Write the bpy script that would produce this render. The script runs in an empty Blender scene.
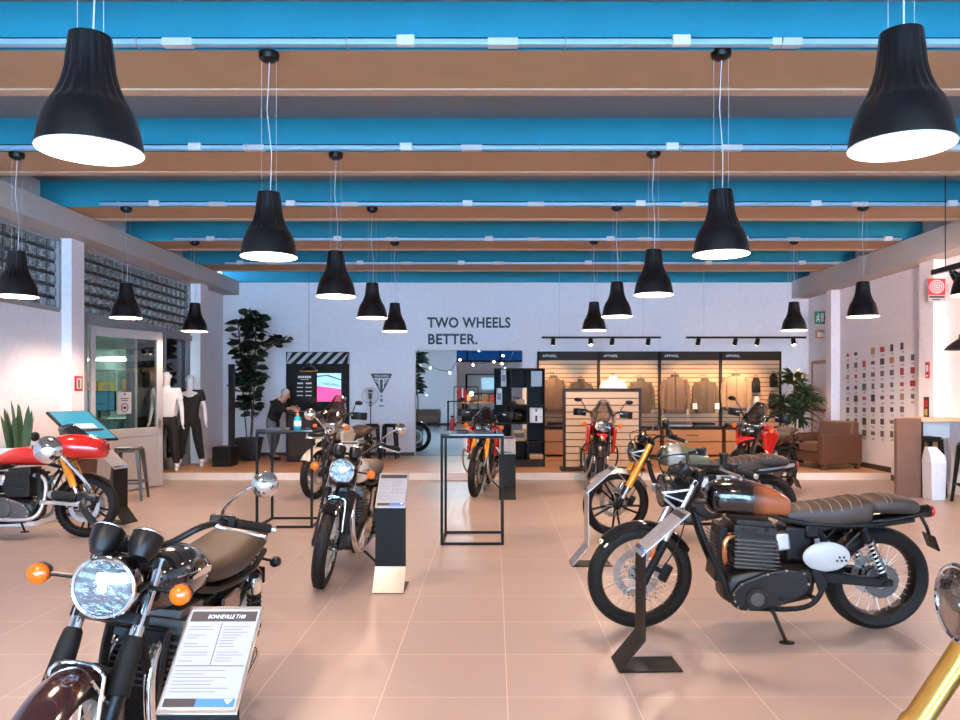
import bpy, bmesh, math, random
from mathutils import Vector, Matrix, Euler
SC = bpy.context.scene; COL = SC.collection
V = Vector; PI = math.pi; rad = math.radians
random.seed(7)
F, VX, VY, CH = 775.0, 494.0, 390.0, 1.5      # focal length (px), vanishing point, eye height
PL = 0.12                                     # height of the wooden platform at the back
def P(px, py, d): return V(((px-VX)*d/F, d, CH+(VY-py)*d/F))
def G(px, py, z=0.0):
    d = (CH-z)*F/(py-VY); return V(((px-VX)*d/F, d, z))
def Rx(a): return Matrix.Rotation(rad(a), 4, 'X')
def Ry(a): return Matrix.Rotation(rad(a), 4, 'Y')
def Rz(a): return Matrix.Rotation(rad(a), 4, 'Z')
def T(*a): return Matrix.Translation(V(a[0]) if len(a) == 1 else V(a))
I4 = Matrix.Identity(4)

# ------------------------------------------------------------------ materials
MATS = {}
def mat(name, col, rough=.5, metal=0, var=.08, scale=14, bump=0, bscale=60, coat=0, emit=0, ecol=None, spec=.5, sheen=0):
    m = bpy.data.materials.new(name); m.use_nodes = True
    nt = m.node_tree; b = nt.nodes['Principled BSDF']
    tc = nt.nodes.new('ShaderNodeTexCoord')
    if var:
        n = nt.nodes.new('ShaderNodeTexNoise'); n.inputs['Scale'].default_value = scale; n.inputs['Detail'].default_value = 4
        nt.links.new(tc.outputs['Object'], n.inputs['Vector'])
        r = nt.nodes.new('ShaderNodeMix'); r.data_type = 'RGBA'
        r.inputs[6].default_value = (*[max(0, c*(1-var)) for c in col], 1)
        r.inputs[7].default_value = (*[min(1, c*(1+var)) for c in col], 1)
        nt.links.new(n.outputs['Fac'], r.inputs[0]); nt.links.new(r.outputs[2], b.inputs['Base Color'])
    else:
        b.inputs['Base Color'].default_value = (*col, 1)
    b.inputs['Roughness'].default_value = rough; b.inputs['Metallic'].default_value = metal
    b.inputs['Specular IOR Level'].default_value = spec
    b.inputs['Coat Weight'].default_value = coat; b.inputs['Coat Roughness'].default_value = .05
    if sheen: b.inputs['Sheen Weight'].default_value = sheen
    if emit:
        b.inputs['Emission Color'].default_value = (*(ecol or col), 1); b.inputs['Emission Strength'].default_value = emit
    if bump:
        n2 = nt.nodes.new('ShaderNodeTexNoise'); n2.inputs['Scale'].default_value = bscale; n2.inputs['Detail'].default_value = 5
        nt.links.new(tc.outputs['Object'], n2.inputs['Vector'])
        bp = nt.nodes.new('ShaderNodeBump'); bp.inputs['Strength'].default_value = bump; bp.inputs['Distance'].default_value = .01
        nt.links.new(n2.outputs['Fac'], bp.inputs['Height']); nt.links.new(bp.outputs['Normal'], b.inputs['Normal'])
    MATS[name] = m; return m
def glass(name, col=(1, 1, 1), refl=.12, rough=.02, alpha=.94):
    m = bpy.data.materials.new(name); m.use_nodes = True; nt = m.node_tree; nt.nodes.clear()
    o = nt.nodes.new('ShaderNodeOutputMaterial'); t = nt.nodes.new('ShaderNodeBsdfTransparent'); g = nt.nodes.new('ShaderNodeBsdfGlossy')
    x = nt.nodes.new('ShaderNodeMixShader'); f = nt.nodes.new('ShaderNodeLayerWeight'); f.inputs['Blend'].default_value = .25
    a = nt.nodes.new('ShaderNodeMath'); a.operation = 'MULTIPLY_ADD'; a.inputs[1].default_value = .6; a.inputs[2].default_value = refl
    t.inputs['Color'].default_value = (*[c*alpha for c in col], 1); g.inputs['Roughness'].default_value = rough
    nt.links.new(f.outputs['Fresnel'], a.inputs[0]); nt.links.new(a.outputs[0], x.inputs[0])
    nt.links.new(t.outputs[0], x.inputs[1]); nt.links.new(g.outputs[0], x.inputs[2]); nt.links.new(x.outputs[0], o.inputs[0])
    MATS[name] = m; return m
def M(n): return MATS[n]

def tile_mat(name, w, h, ox, oy, col, grout, rough=.32):
    m = mat(name, col, rough, var=.0); nt = m.node_tree; b = nt.nodes['Principled BSDF']
    tc = [n for n in nt.nodes if n.type == 'TEX_COORD'][0]
    mp = nt.nodes.new('ShaderNodeMapping'); mp.inputs['Location'].default_value = (-ox, -oy, 0)
    br = nt.nodes.new('ShaderNodeTexBrick'); br.offset = 0; br.inputs['Scale'].default_value = 1
    br.inputs['Brick Width'].default_value = w; br.inputs['Row Height'].default_value = h; br.inputs['Mortar Size'].default_value = .0028
    br.inputs['Mortar Smooth'].default_value = .1; br.inputs['Bias'].default_value = 0
    br.inputs['Color1'].default_value = (*[c*.95 for c in col], 1); br.inputs['Color2'].default_value = (*[c*1.05 for c in col], 1)
    br.inputs['Mortar'].default_value = (*grout, 1)
    n = nt.nodes.new('ShaderNodeTexNoise'); n.inputs['Scale'].default_value = 2.2; n.inputs['Detail'].default_value = 6
    mx = nt.nodes.new('ShaderNodeMix'); mx.data_type = 'RGBA'; mx.blend_type = 'MULTIPLY'; mx.inputs[0].default_value = 1
    rp = nt.nodes.new('ShaderNodeMapRange'); rp.inputs['To Min'].default_value = .9; rp.inputs['To Max'].default_value = 1.06
    nt.links.new(tc.outputs['Object'], mp.inputs['Vector']); nt.links.new(mp.outputs[0], br.inputs['Vector'])
    nt.links.new(tc.outputs['Object'], n.inputs['Vector']); nt.links.new(n.outputs['Fac'], rp.inputs['Value'])
    nt.links.new(br.outputs['Color'], mx.inputs[6]); nt.links.new(rp.outputs[0], mx.inputs[7]); nt.links.new(mx.outputs[2], b.inputs['Base Color'])
    r2 = nt.nodes.new('ShaderNodeMapRange'); r2.inputs['To Min'].default_value = rough-.06; r2.inputs['To Max'].default_value = rough+.1
    nt.links.new(n.outputs['Fac'], r2.inputs['Value']); nt.links.new(r2.outputs[0], b.inputs['Roughness'])
    return m
def wood_mat(name, c1, c2, rough=.4, axis='x', plank=0.0):
    m = mat(name, c1, rough, var=0); nt = m.node_tree; b = nt.nodes['Principled BSDF']
    tc = [n for n in nt.nodes if n.type == 'TEX_COORD'][0]
    mp = nt.nodes.new('ShaderNodeMapping'); mp.inputs['Scale'].default_value = (1.2, 16, 16) if axis == 'x' else ((16, 1.2, 16) if axis == 'y' else (16, 16, 1.2))
    n = nt.nodes.new('ShaderNodeTexNoise'); n.inputs['Scale'].default_value = 1.6; n.inputs['Detail'].default_value = 6; n.inputs['Distortion'].default_value = .6
    r = nt.nodes.new('ShaderNodeValToRGB'); r.color_ramp.elements[0].position = .3; r.color_ramp.elements[1].position = .72
    r.color_ramp.elements[0].color = (*c1, 1); r.color_ramp.elements[1].color = (*c2, 1)
    nt.links.new(tc.outputs['Object'], mp.inputs['Vector']); nt.links.new(mp.outputs[0], n.inputs['Vector']); nt.links.new(n.outputs['Fac'], r.inputs[0])
    out = r.outputs[0]
    if plank:
        br = nt.nodes.new('ShaderNodeTexBrick'); br.offset = .37; br.inputs['Scale'].default_value = 1; br.inputs['Brick Width'].default_value = 1.3
        br.inputs['Row Height'].default_value = plank; br.inputs['Mortar Size'].default_value = .003
        br.inputs['Color1'].default_value = (.85, .85, .85, 1); br.inputs['Color2'].default_value = (1.12, 1.12, 1.12, 1); br.inputs['Mortar'].default_value = (.35, .35, .35, 1)
        nt.links.new(tc.outputs['Object'], br.inputs['Vector'])
        mx = nt.nodes.new('ShaderNodeMix'); mx.data_type = 'RGBA'; mx.blend_type = 'MULTIPLY'; mx.inputs[0].default_value = 1
        nt.links.new(out, mx.inputs[6]); nt.links.new(br.outputs['Color'], mx.inputs[7]); out = mx.outputs[2]
    nt.links.new(out, b.inputs['Base Color']); return m
def ramp_mat(name, stops, axis=0, rough=.2, coat=.6, metal=0):
    """paint whose colour changes along a local axis (two-tone tanks)"""
    m = mat(name, stops[0][1], rough, metal, var=0, coat=coat); nt = m.node_tree; b = nt.nodes['Principled BSDF']
    tc = [n for n in nt.nodes if n.type == 'TEX_COORD'][0]
    s = nt.nodes.new('ShaderNodeSeparateXYZ'); r = nt.nodes.new('ShaderNodeValToRGB')
    mr = nt.nodes.new('ShaderNodeMapRange'); lo, hi = stops[0][0], stops[-1][0]
    mr.inputs['From Min'].default_value = lo; mr.inputs['From Max'].default_value = hi
    e = r.color_ramp.elements
    for i, (p, c) in enumerate(stops):
        el = e[i] if i < 2 else e.new(1)
        el.position = (p-lo)/(hi-lo); el.color = (*c, 1)
    nt.links.new(tc.outputs['Object'], s.inputs[0]); nt.links.new(s.outputs[axis], mr.inputs['Value']); nt.links.new(mr.outputs[0], r.inputs[0])
    nt.links.new(r.outputs[0], b.inputs['Base Color']); return m

tile_mat('floor_tile', .615, .615, .065, .095, (.43, .325, .275), (.70, .54, .45), .32)
wood_mat('platform_wood', (.56, .26, .11), (.74, .40, .19), .38, 'x', .14)
mat('platform_edge', (.78, .66, .55), .5)
mat('concrete_floor', (.30, .33, .36), .3)
mat('wall_white', (.90, .86, .87), .75, bump=.05, bscale=30)
mat('wall_grey', (.55, .55, .56), .7)
mat('beam_blue', (.012, .27, .38), .7, var=.12, scale=3, bump=.06, bscale=20)  # blue of the daylight put into the beam face colour
mat('beam_tan', (.43, .25, .13), .75, var=.08, scale=4, bump=.06, bscale=20)  # warm light from below put into the soffit colour
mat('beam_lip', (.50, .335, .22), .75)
mat('slab_grey', (.20, .225, .25), .8)
mat('beam_side', (.50, .46, .43), .75, bump=.05)
mat('skirting', (.05, .045, .04), .5)
mat('black_metal', (.009, .008, .007), .5, .0, spec=.14)
mat('black_satin', (.006, .005, .0045), .38, spec=.25)
mat('black_gloss', (.006, .006, .007), .08, coat=.8, var=0)
mat('black_rubber', (.008, .007, .006), .62, bump=.12, bscale=90, spec=.18)
mat('tire', (.008, .0065, .0055), .6, bump=.3, bscale=70, spec=.2)
mat('engine_black', (.014, .011, .009), .4, .3, bump=.08, bscale=80)
mat('engine_grey', (.12, .105, .095), .38, .7, bump=.06)
mat('alloy', (.62, .60, .57), .28, .95)
mat('alloy_dull', (.45, .43, .41), .45, .9)
mat('chrome', (.80, .79, .78), .06, 1, var=0)
mat('brushed', (.66, .62, .58), .33, .9)
mat('copper_pipe', (.62, .27, .12), .25, .95)
mat('disc_steel', (.55, .50, .46), .3, .95, var=.2, scale=120)
mat('gold_fork', (.85, .31, .02), .3, .35, coat=.3)
mat('gold_pale', (.62, .33, .07), .3, .8, coat=.3)
mat('red_paint', (.62, .018, .012), .16, coat=.7, var=.03)
mat('white_paint', (.46, .42, .39), .3, coat=.3, var=.02)
mat('cream_paint', (.62, .52, .40), .2, coat=.5, var=.03)
mat('green_paint', (.085, .095, .055), .22, .3, coat=.5)
mat('navy_paint', (.02, .04, .10), .15, coat=.6)
mat('maroon_paint', (.028, .008, .007), .14, coat=.8)
mat('seat_brown', (.042, .024, .016), .55, bump=.1, bscale=200)
mat('seat_taupe', (.045, .028, .019), .55, spec=.25, bump=.08, bscale=200)
mat('seat_dark', (.035, .028, .024), .6, bump=.1, bscale=200)
mat('stitch', (.30, .24, .18), .7)
mat('amber', (.80, .11, .002), .2, coat=.4, emit=.10, ecol=(1, .16, .0), var=.15, scale=60)
mat('tail_red', (.45, .01, .01), .15, coat=.6)
mat('brass', (.7, .5, .25), .3, .9)
mat('shade_black', (.004, .004, .005), .3, spec=.6)
mat('shade_white', (.85, .80, .74), .6, var=0)
mat('bulb_glow', (1, .9, .75), .5, emit=8, ecol=(1, .80, .58), var=0)
mat('spot_glow', (1, .9, .75), .5, emit=25, ecol=(1, .78, .52), var=0)
mat('tube_glow', (1, 1, 1), .5, emit=6, ecol=(.9, 1, .92), var=0)
mat('tube_blue', (.35, .58, .75), .35, .3)
mat('plastic_white', (.72, .72, .72), .45)
mat('wire_grey', (.55, .55, .56), .5)
mat('poster_white', (.86, .82, .82), .5, var=.01)
mat('sheet_white', (.34, .32, .32), .4, coat=.0, var=.01)
mat('ink_dark', (.03, .025, .025), .45)
mat('ink_grey', (.14, .13, .13), .6)
mat('ink_blue', (.05, .16, .38), .4)
mat('letter_black', (.02, .022, .03), .5)
mat('letter_white', (.80, .80, .80), .5)
mat('sign_red', (.50, .02, .02), .45)
mat('sign_green', (.01, .20, .10), .45)
mat('slat_wood', (.66, .40, .21), .5, var=.06, scale=5)
mat('slat_groove', (.10, .06, .035), .7)
mat('slat_header', (.03, .018, .012), .55, spec=.25)
mat('drawer_wood', (.40, .19, .075), .5, var=.12)
mat('jacket_tan', (.17, .10, .06), .8, var=.25, scale=9, sheen=.2)
mat('jacket_olive', (.095, .06, .036), .8, var=.25, scale=9, sheen=.2)
mat('jacket_sand', (.29, .18, .10), .8, var=.2, scale=9, sheen=.2)
mat('jacket_brown', (.10, .07, .05), .75, var=.25, scale=9, sheen=.2)
mat('cloth_white', (.80, .77, .74), .85, var=.06)
mat('cloth_black', (.008, .008, .008), .85, var=.2)
mat('cloth_dark', (.011, .008, .007), .85, var=.5, scale=16)
mat('cloth_denim', (.16, .155, .16), .85, var=.3)
mat('mannequin', (.80, .77, .75), .45, var=.02)
mat('skin', (.62, .30, .20), .55, var=.06)
mat('hair_grey', (.45, .41, .38), .8)
mat('leaf_dark', (.014, .032, .016), .35, var=.5, scale=6, coat=.1)
mat('leaf_green', (.03, .06, .022), .42, var=.4, scale=8)
mat('leaf_snake', (.05, .095, .04), .4, var=.45, scale=18)
mat('stem_brown', (.09, .055, .03), .8)
mat('soil', (.04, .028, .02), .95)
mat('pot_black', (.010, .010, .010), .45)
mat('leather_brown', (.105, .042, .022), .42, var=.15, bump=.1, bscale=120)
mat('leather_cushion', (.16, .075, .045), .45, var=.12)
mat('table_brown', (.155, .075, .045), .5, var=.15, scale=6)
wood_mat('table_top', (.62, .36, .19), (.74, .47, .28), .4, 'x')
mat('shelf_black', (.014, .011, .010), .6, spec=.2)
mat('box_yellow', (.62, .40, .10), .6, var=.25)
mat('box_kraft', (.45, .26, .13), .7)
mat('frame_grey', (.34, .33, .34), .45, var=.04)
mat('panel_grey', (.42, .385, .37), .5, var=.04)
mat('dark_glass', (.012, .018, .02), .06, coat=.3)
mat('glass_block', (.36, .42, .42), .10, .75, var=.6, scale=16, bump=.8, bscale=22, spec=.9)
mat('mortar_dark', (.05, .055, .06), .8)
mat('office_white', (.62, .68, .62), .7)
mat('office_teal', (.07, .22, .24), .5)
mat('screen_teal', (.03, .20, .30), .2, emit=.35, ecol=(.06, .38, .55), var=.05)
mat('screen_pale', (.4, .7, .85), .2, emit=.55, ecol=(.40, .72, .9), var=0)
mat('screen_pink', (.9, .08, .25), .3, emit=1.1, ecol=(1, .05, .25), var=0)
mat('screen_sky', (.35, .65, .75), .3, emit=.8, ecol=(.35, .68, .82), var=.15, scale=6)
mat('screen_ink', (.03, .12, .18), .3, emit=.12, ecol=(.1, .4, .55), var=0)
mat('liquid_teal', (.03, .45, .55), .12, coat=.5)
mat('pump_orange', (.75, .25, .08), .4)
mat('headlamp_reflector', (.27, .27, .275), .08, 1, var=.8, scale=30, bump=1.0, bscale=30)
mat('bread_plastic', (.86, .80, .75), .45)
glass('clear_glass'); glass('lens_glass', (.97, .98, 1), .12)
glass('tinted_glass', (.012, .045, .075), .02); glass('screen_glass', (.95, .95, .95), .38, .05); glass('smoke_glass', (.45, .5, .55), .2); glass('window_glass', (.85, .95, .95), .06)

# ------------------------------------------------------------------ mesh builder
class MB:
    def __init__(s, M0=None, mats=None):
        s.v = []; s.f = []; s.fm = []; s.M = M0.copy() if M0 else I4.copy(); s.mi = 0
    def add(s, vs, fs, m=None):
        X = s.M @ m if m is not None else s.M; o = len(s.v)
        s.v += [X @ V(p) for p in vs]; flip = X.to_3x3().determinant() < 0
        for f in fs:
            s.f.append(tuple(o+i for i in (reversed(f) if flip else f))); s.fm.append(s.mi)
        return s
    def box(s, c, d, R=None, top=None):
        x, y, z = d[0]/2, d[1]/2, d[2]/2; t = top or (1, 1)
        vs = [(-x, -y, -z), (x, -y, -z), (x, y, -z), (-x, y, -z), (-x*t[0], -y*t[1], z), (x*t[0], -y*t[1], z), (x*t[0], y*t[1], z), (-x*t[0], y*t[1], z)]
        fs = [(3, 2, 1, 0), (4, 5, 6, 7), (0, 1, 5, 4), (1, 2, 6, 5), (2, 3, 7, 6), (3, 0, 4, 7)]
        return s.add(vs, fs, T(c) @ R if R is not None else T(c))
    def bb(s, x0, x1, y0, y1, z0, z1): return s.box(((x0+x1)/2, (y0+y1)/2, (z0+z1)/2), (x1-x0, y1-y0, z1-z0))
    def rings(s, rs, cap=True, closed=False, m=None):
        n = len(rs[0]); vs = [p for r in rs for p in r]; fs = []; k = len(rs)
        for i in range(k if closed else k-1):
            a, b = i*n, ((i+1) % k)*n
            for j in range(n):
                q = (j+1) % n; fs.append((a+j, a+q, b+q, b+j))
        if cap and not closed:
            fs.append(tuple(range(n-1, -1, -1))); fs.append(tuple((k-1)*n+j for j in range(n)))
        return s.add(vs, fs, m)
    def tube(s, pts, r, n=8, cap=True, closed=False):
        pts = [V(p) for p in pts]; k = len(pts); rr = r if isinstance(r, (list, tuple)) else [r]*k
        tan = []
        for i in range(k):
            a = pts[i-1] if (i or closed) else pts[0]; b = pts[(i+1) % k] if (i < k-1 or closed) else pts[-1]
            t = b-a; tan.append(t.normalized() if t.length > 1e-9 else V((0, 0, 1)))
        u = tan[0].orthogonal().normalized(); rs = []
        for i in range(k):
            u = u - tan[i]*u.dot(tan[i])
            u = u.normalized() if u.length > 1e-6 else tan[i].orthogonal().normalized()
            w = tan[i].cross(u)
            rs.append([pts[i]+(u*math.cos(2*PI*j/n)+w*math.sin(2*PI*j/n))*rr[i] for j in range(n)])
        return s.rings(rs, cap, closed)
    def cyl(s, a, b, r, r2=None, n=16): return s.tube([a, b], [r, r if r2 is None else r2], n)
    def lathe(s, prof, n=24, m=None, closed=False, mod=None):
        rs = []
        for j in range(n):
            a = 2*PI*j/n
            rs.append([((p[0]*(mod(a, i, p) if mod else 1))*math.cos(a), (p[0]*(mod(a, i, p) if mod else 1))*math.sin(a), p[1]) for i, p in enumerate(prof)])
        k = len(prof); vs = [p for r in rs for p in r]; fs = []
        for j in range(n):
            a, b = j*k, ((j+1) % n)*k
            for i in range(k if closed else k-1):
                q = (i+1) % k; fs.append((a+i, b+i, b+q, a+q))
        if not closed:
            for i, e in ((0, 1), (k-1, 0)):
                if prof[i][0] > 1e-5:
                    f = [j*k+i for j in range(n)]; fs.append(tuple(f[::-1] if e else f))
        return s.add(vs, fs, m)
    def ell(s, c, r, n=16, k=10, R=None):
        r = r if isinstance(r, (tuple, list)) else (r, r, r)
        prof = [(max(1e-6, math.sin(PI*i/k)), -math.cos(PI*i/k)) for i in range(k+1)]
        m = T(c) @ (R if R is not None else I4) @ Matrix.Diagonal((r[0], r[1], r[2], 1)); return s.lathe(prof, n, m)
    def torus(s, R, r, n=32, k=8, m=None): return s.lathe([(R+r*math.cos(2*PI*i/k), r*math.sin(2*PI*i/k)) for i in range(k)], n, m, closed=True)
    def prism(s, pts, t, m=None):
        """polygon in local xy (counter-clockwise) extruded from z=0 to z=t"""
        n = len(pts); vs = [(p[0], p[1], 0) for p in pts]+[(p[0], p[1], t) for p in pts]
        fs = [tuple(range(n-1, -1, -1)), tuple(range(n, 2*n))]+[(i, (i+1) % n, n+(i+1) % n, n+i) for i in range(n)]
        return s.add(vs, fs, m)
    def quad(s, a, b, c, d): return s.add([a, b, c, d], [(0, 1, 2, 3)])
    def build(s, name, mats, parent=None, bevel=0, seg=2, sub=0, smooth=35, solid=0):
        me = bpy.data.meshes.new(name); me.from_pydata(s.v, [], s.f)
        mats = mats if isinstance(mats, (list, tuple)) else [mats]
        for m in mats: me.materials.append(M(m))
        if len(mats) > 1: me.polygons.foreach_set('material_index', s.fm)
        me.update()
        if smooth:
            me.polygons.foreach_set('use_smooth', [True]*len(me.polygons))
            if not sub: me.set_sharp_from_angle(angle=rad(smooth))
        o = bpy.data.objects.new(name, me); COL.objects.link(o)
        if parent is not None: o.parent = parent
        if solid:
            w = o.modifiers.new('Solid', 'SOLIDIFY'); w.thickness = solid; w.offset = 0
        if bevel:
            b = o.modifiers.new('Bevel', 'BEVEL'); b.width = bevel; b.segments = seg; b.limit_method = 'ANGLE'; b.angle_limit = rad(40)
        if sub:
            b = o.modifiers.new('Sub', 'SUBSURF'); b.levels = sub; b.render_levels = sub
        return o
def ring(x, y, z, ry, rz, p=2.4, n=20, rzd=None):
    """superellipse cross-section in the yz plane at x; rzd: lower half height"""
    out = []
    for j in range(n):
        a = 2*PI*j/n; c, q = math.cos(a), math.sin(a)
        h = rz if q >= 0 else (rzd if rzd is not None else rz)
        out.append((x, y+ry*math.copysign(abs(c)**(2/p), c), z+h*math.copysign(abs(q)**(2/p), q)))
    return out
def rz_ring(x, y, z, rx, ry, p=2.4, n=20):
    out = []
    for j in range(n):
        a = 2*PI*j/n; c, q = math.cos(a), math.sin(a)
        out.append((x+rx*math.copysign(abs(c)**(2/p), c), y+ry*math.copysign(abs(q)**(2/p), q), z))
    return out
def spline(ctrl, n):
    """Catmull-Rom through control points (any dimension tuples)"""
    c = [tuple(p) for p in ctrl]; out = []; k = len(c)
    for i in range(k-1):
        p0, p1, p2, p3 = c[max(0, i-1)], c[i], c[i+1], c[min(k-1, i+2)]
        for j in range(n):
            t = j/n
            out.append(tuple(.5*((2*b)+(-a+cc)*t+(2*a-5*b+4*cc-d)*t*t+(-a+3*b-3*cc+d)*t**3) for a, b, cc, d in zip(p0, p1, p2, p3)))
    out.append(c[-1]); return out
def empty(name, loc=(0, 0, 0), rz=0, rot=None):
    o = bpy.data.objects.new(name, None); COL.objects.link(o); o.location = loc
    o.rotation_euler = rot if rot else (0, 0, rad(rz)); o.empty_display_size = .2; return o
def tag(o, label, cat, group=None, kind=None):
    o['label'] = label; o['category'] = cat
    if group: o['group'] = group
    if kind: o['kind'] = kind
    return o
def thing(name, label, cat, loc=(0, 0, 0), rz=0, group=None, rot=None): return tag(empty(name, loc, rz, rot), label, cat, group)
def struct(mb, name, m, parent=None, **k):
    o = mb.build(name, m, parent, smooth=k.pop('smooth', 0), **k); o['kind'] = 'structure'; return o
def kids(o): return [c for c in COL.objects if c.parent == o]
def copy_tree(o, parent=None):
    c = o.copy(); COL.objects.link(c)
    if parent is not None: c.parent = parent
    for ch in list(o.children): copy_tree(ch, c)
    return c
def text(name, body, size, m, parent=None, mtx=I4, width=None, depth=.002, align='LEFT', spacing=1.0, shear=0, bold=0):
    cu = bpy.data.curves.new(name, 'FONT'); cu.body = body; cu.size = size; cu.extrude = depth; cu.align_x = align; cu.space_character = spacing; cu.shear = shear; cu.offset = bold
    cu.resolution_u = 3
    t = bpy.data.objects.new(name+'_tmp', cu); COL.objects.link(t); bpy.context.view_layer.update()
    me = bpy.data.meshes.new_from_object(t.evaluated_get(bpy.context.evaluated_depsgraph_get()))
    bpy.data.objects.remove(t); bpy.data.curves.remove(cu)
    if width:
        xs = [v.co.x for v in me.vertices]; w = max(xs)-min(xs)
        for v in me.vertices: v.co.x *= width/w
    me.transform(mtx); me.materials.clear(); me.materials.append(M(m)); me.name = name
    o = bpy.data.objects.new(name, me); COL.objects.link(o)
    if parent is not None: o.parent = parent
    return o
def skin(name, verts, edges, m, parent=None, sub=2, root=0):
    """verts: (x,y,z,r) or (x,y,z,rx,ry); one continuous body surface"""
    me = bpy.data.meshes.new(name); me.from_pydata([v[:3] for v in verts], edges, [])
    o = bpy.data.objects.new(name, me); COL.objects.link(o)
    o.modifiers.new('Skin', 'SKIN'); sv = me.skin_vertices[0].data
    for i, v in enumerate(verts):
        sv[i].radius = (v[3], v[4] if len(v) > 4 else v[3]); sv[i].use_root = (i == root)
    if sub:
        w = o.modifiers.new('Sub', 'SUBSURF'); w.levels = sub; w.render_levels = sub
    bpy.context.view_layer.update()
    m2 = bpy.data.meshes.new_from_object(o.evaluated_get(bpy.context.evaluated_depsgraph_get()))
    bpy.data.objects.remove(o); bpy.data.meshes.remove(me); m2.name = name
    m2.materials.clear(); m2.materials.append(M(m)); m2.polygons.foreach_set('use_smooth', [True]*len(m2.polygons))
    o = bpy.data.objects.new(name, m2); COL.objects.link(o)
    if parent is not None: o.parent = parent
    return o
def point(name, loc, w, col, parent=None, r=.05):
    l = bpy.data.lights.new(name, 'POINT'); l.energy = w; l.color = col; l.shadow_soft_size = r
    o = bpy.data.objects.new(name, l); COL.objects.link(o); o.location = loc
    if parent is not None: o.parent = parent
    return o
# ------------------------------------------------------------------ camera, sky, colour management
cam = bpy.data.cameras.new('camera'); co = bpy.data.objects.new('camera', cam); COL.objects.link(co)
co.location = (0, 0, CH); co.rotation_euler = (PI/2, 0, 0)
cam.sensor_width = 36; cam.lens = F*36/960; cam.shift_x = -(VX-480)/960; cam.shift_y = (VY-360)/960
cam.clip_start = .05; cam.clip_end = 200; SC.camera = co
SC.view_settings.view_transform = 'Standard'; SC.view_settings.look = 'None'; SC.view_settings.gamma = 1
SC.view_settings.exposure = 0.0; SC.view_settings.use_curve_mapping = False
wd = bpy.data.worlds.new('dusk'); SC.world = wd; wd.use_nodes = True
bg = wd.node_tree.nodes['Background']; bg.inputs[0].default_value = (.37, .50, .77, 1); bg.inputs[1].default_value = 48

# ------------------------------------------------------------------ the setting
YB, XL, XR, YF, ZC = 16.3, -5.7, 6.62, -6.0, 4.13
YP = 12.92
b = MB(); b.bb(-6.2, 7.2, YF-.3, YB+.3, -.1, 0); struct(b, 'floor', 'floor_tile')
b = MB(); b.bb(XL, XR, YP, YB, .001, PL-.004); b.mi = 1; b.bb(XL, XR, YP+.0, YB, PL-.004, PL); b.mi = 0
b.bb(XL, XR, YP-.012, YP, .001, PL); struct(b, 'floor_platform', ['platform_edge', 'platform_wood'])
b = MB(); b.bb(-4.4, 5, YB+.2, 36.2, PL-.1, PL-.003); struct(b, 'floor_annex', 'concrete_floor')
b = MB(); b.bb(-9.3, XL-.25, 8, YB, -.08, .001); struct(b, 'floor_office', 'concrete_floor')
b = MB(); b.bb(-9.5, 7.2, YF-.3, YB+.3, ZC, ZC+.2); struct(b, 'ceiling', 'slab_grey')
b = MB(); b.bb(-4.6, 5.2, YB+.2, 36.3, 4.6, 4.7); struct(b, 'ceiling_annex', 'wall_grey')

# back wall with doorway to the annex
DX0, DX1, DZ = (415-VX)*YB/F, (522.5-VX)*YB/F, 1.5+40*YB/F
b = MB(); b.bb(-6.2, DX0, YB, YB+.2, 0, ZC); b.bb(DX1, 7.2, YB, YB+.2, 0, ZC); b.bb(DX0, DX1, YB, YB+.2, DZ, ZC); struct(b, 'wall_back', 'wall_white')
b = MB(); b.bb(XL, DX0-.01, YB-.015, YB, PL, PL+.07); b.bb(DX1+.01, XR, YB-.015, YB, PL, PL+.07); struct(b, 'baseboard_back', 'skirting')
b = MB(); b.bb(XR-.015, XR, YP, 14.83, PL, PL+.09); b.bb(XR-.014, XR, 11.76, YP-.02, .0, .09); struct(b, 'baseboard_right', 'skirting')
# left wall: two glass-block windows over the office front
WZ = 2.52; GZ1 = 3.50
b = MB(); b.bb(XL-.2, XL, YF, 7.0, 0, ZC); b.bb(XL-.2, XL, 7.0, 10.6, 0, WZ); b.bb(XL-.2, XL, 10.2, 10.6, WZ, GZ1)
b.bb(XL-.2, XL, 7.0, 14.85, GZ1, ZC); b.bb(XL-.2, XL, 14.75, YB, 0, GZ1); struct(b, 'wall_left', 'wall_white')
b = MB(); b.bb(XL, XL+.012, YF, 10.2, 0, .09); struct(b, 'baseboard_left', 'skirting')
b = MB(); b.bb(XR, XR+.2, YF, YB, 0, ZC); struct(b, 'wall_right', 'wall_white')
# street front behind the viewer: open glazed bays between mullions
b = MB(); b.bb(-6.2, 7.2, YF-.2, YF, 3.9, ZC); b.bb(-6.2, 7.2, YF-.2, YF, 0, .15); struct(b, 'wall_front', 'wall_white')
b = MB()
for x in (-5.65, -3.6, -1.55, .5, 2.55, 4.6, 6.57): b.bb(x-.04, x+.04, YF-.12, YF-.02, .15, 3.9)
b.bb(XL, XR, YF-.12, YF-.02, 2.55, 2.62); struct(b, 'window_3', 'black_metal')
b = MB(); b.bb(XL, XR, YF-.08, YF-.07, .15, 3.9); struct(b, 'window_4', 'window_glass')

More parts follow.
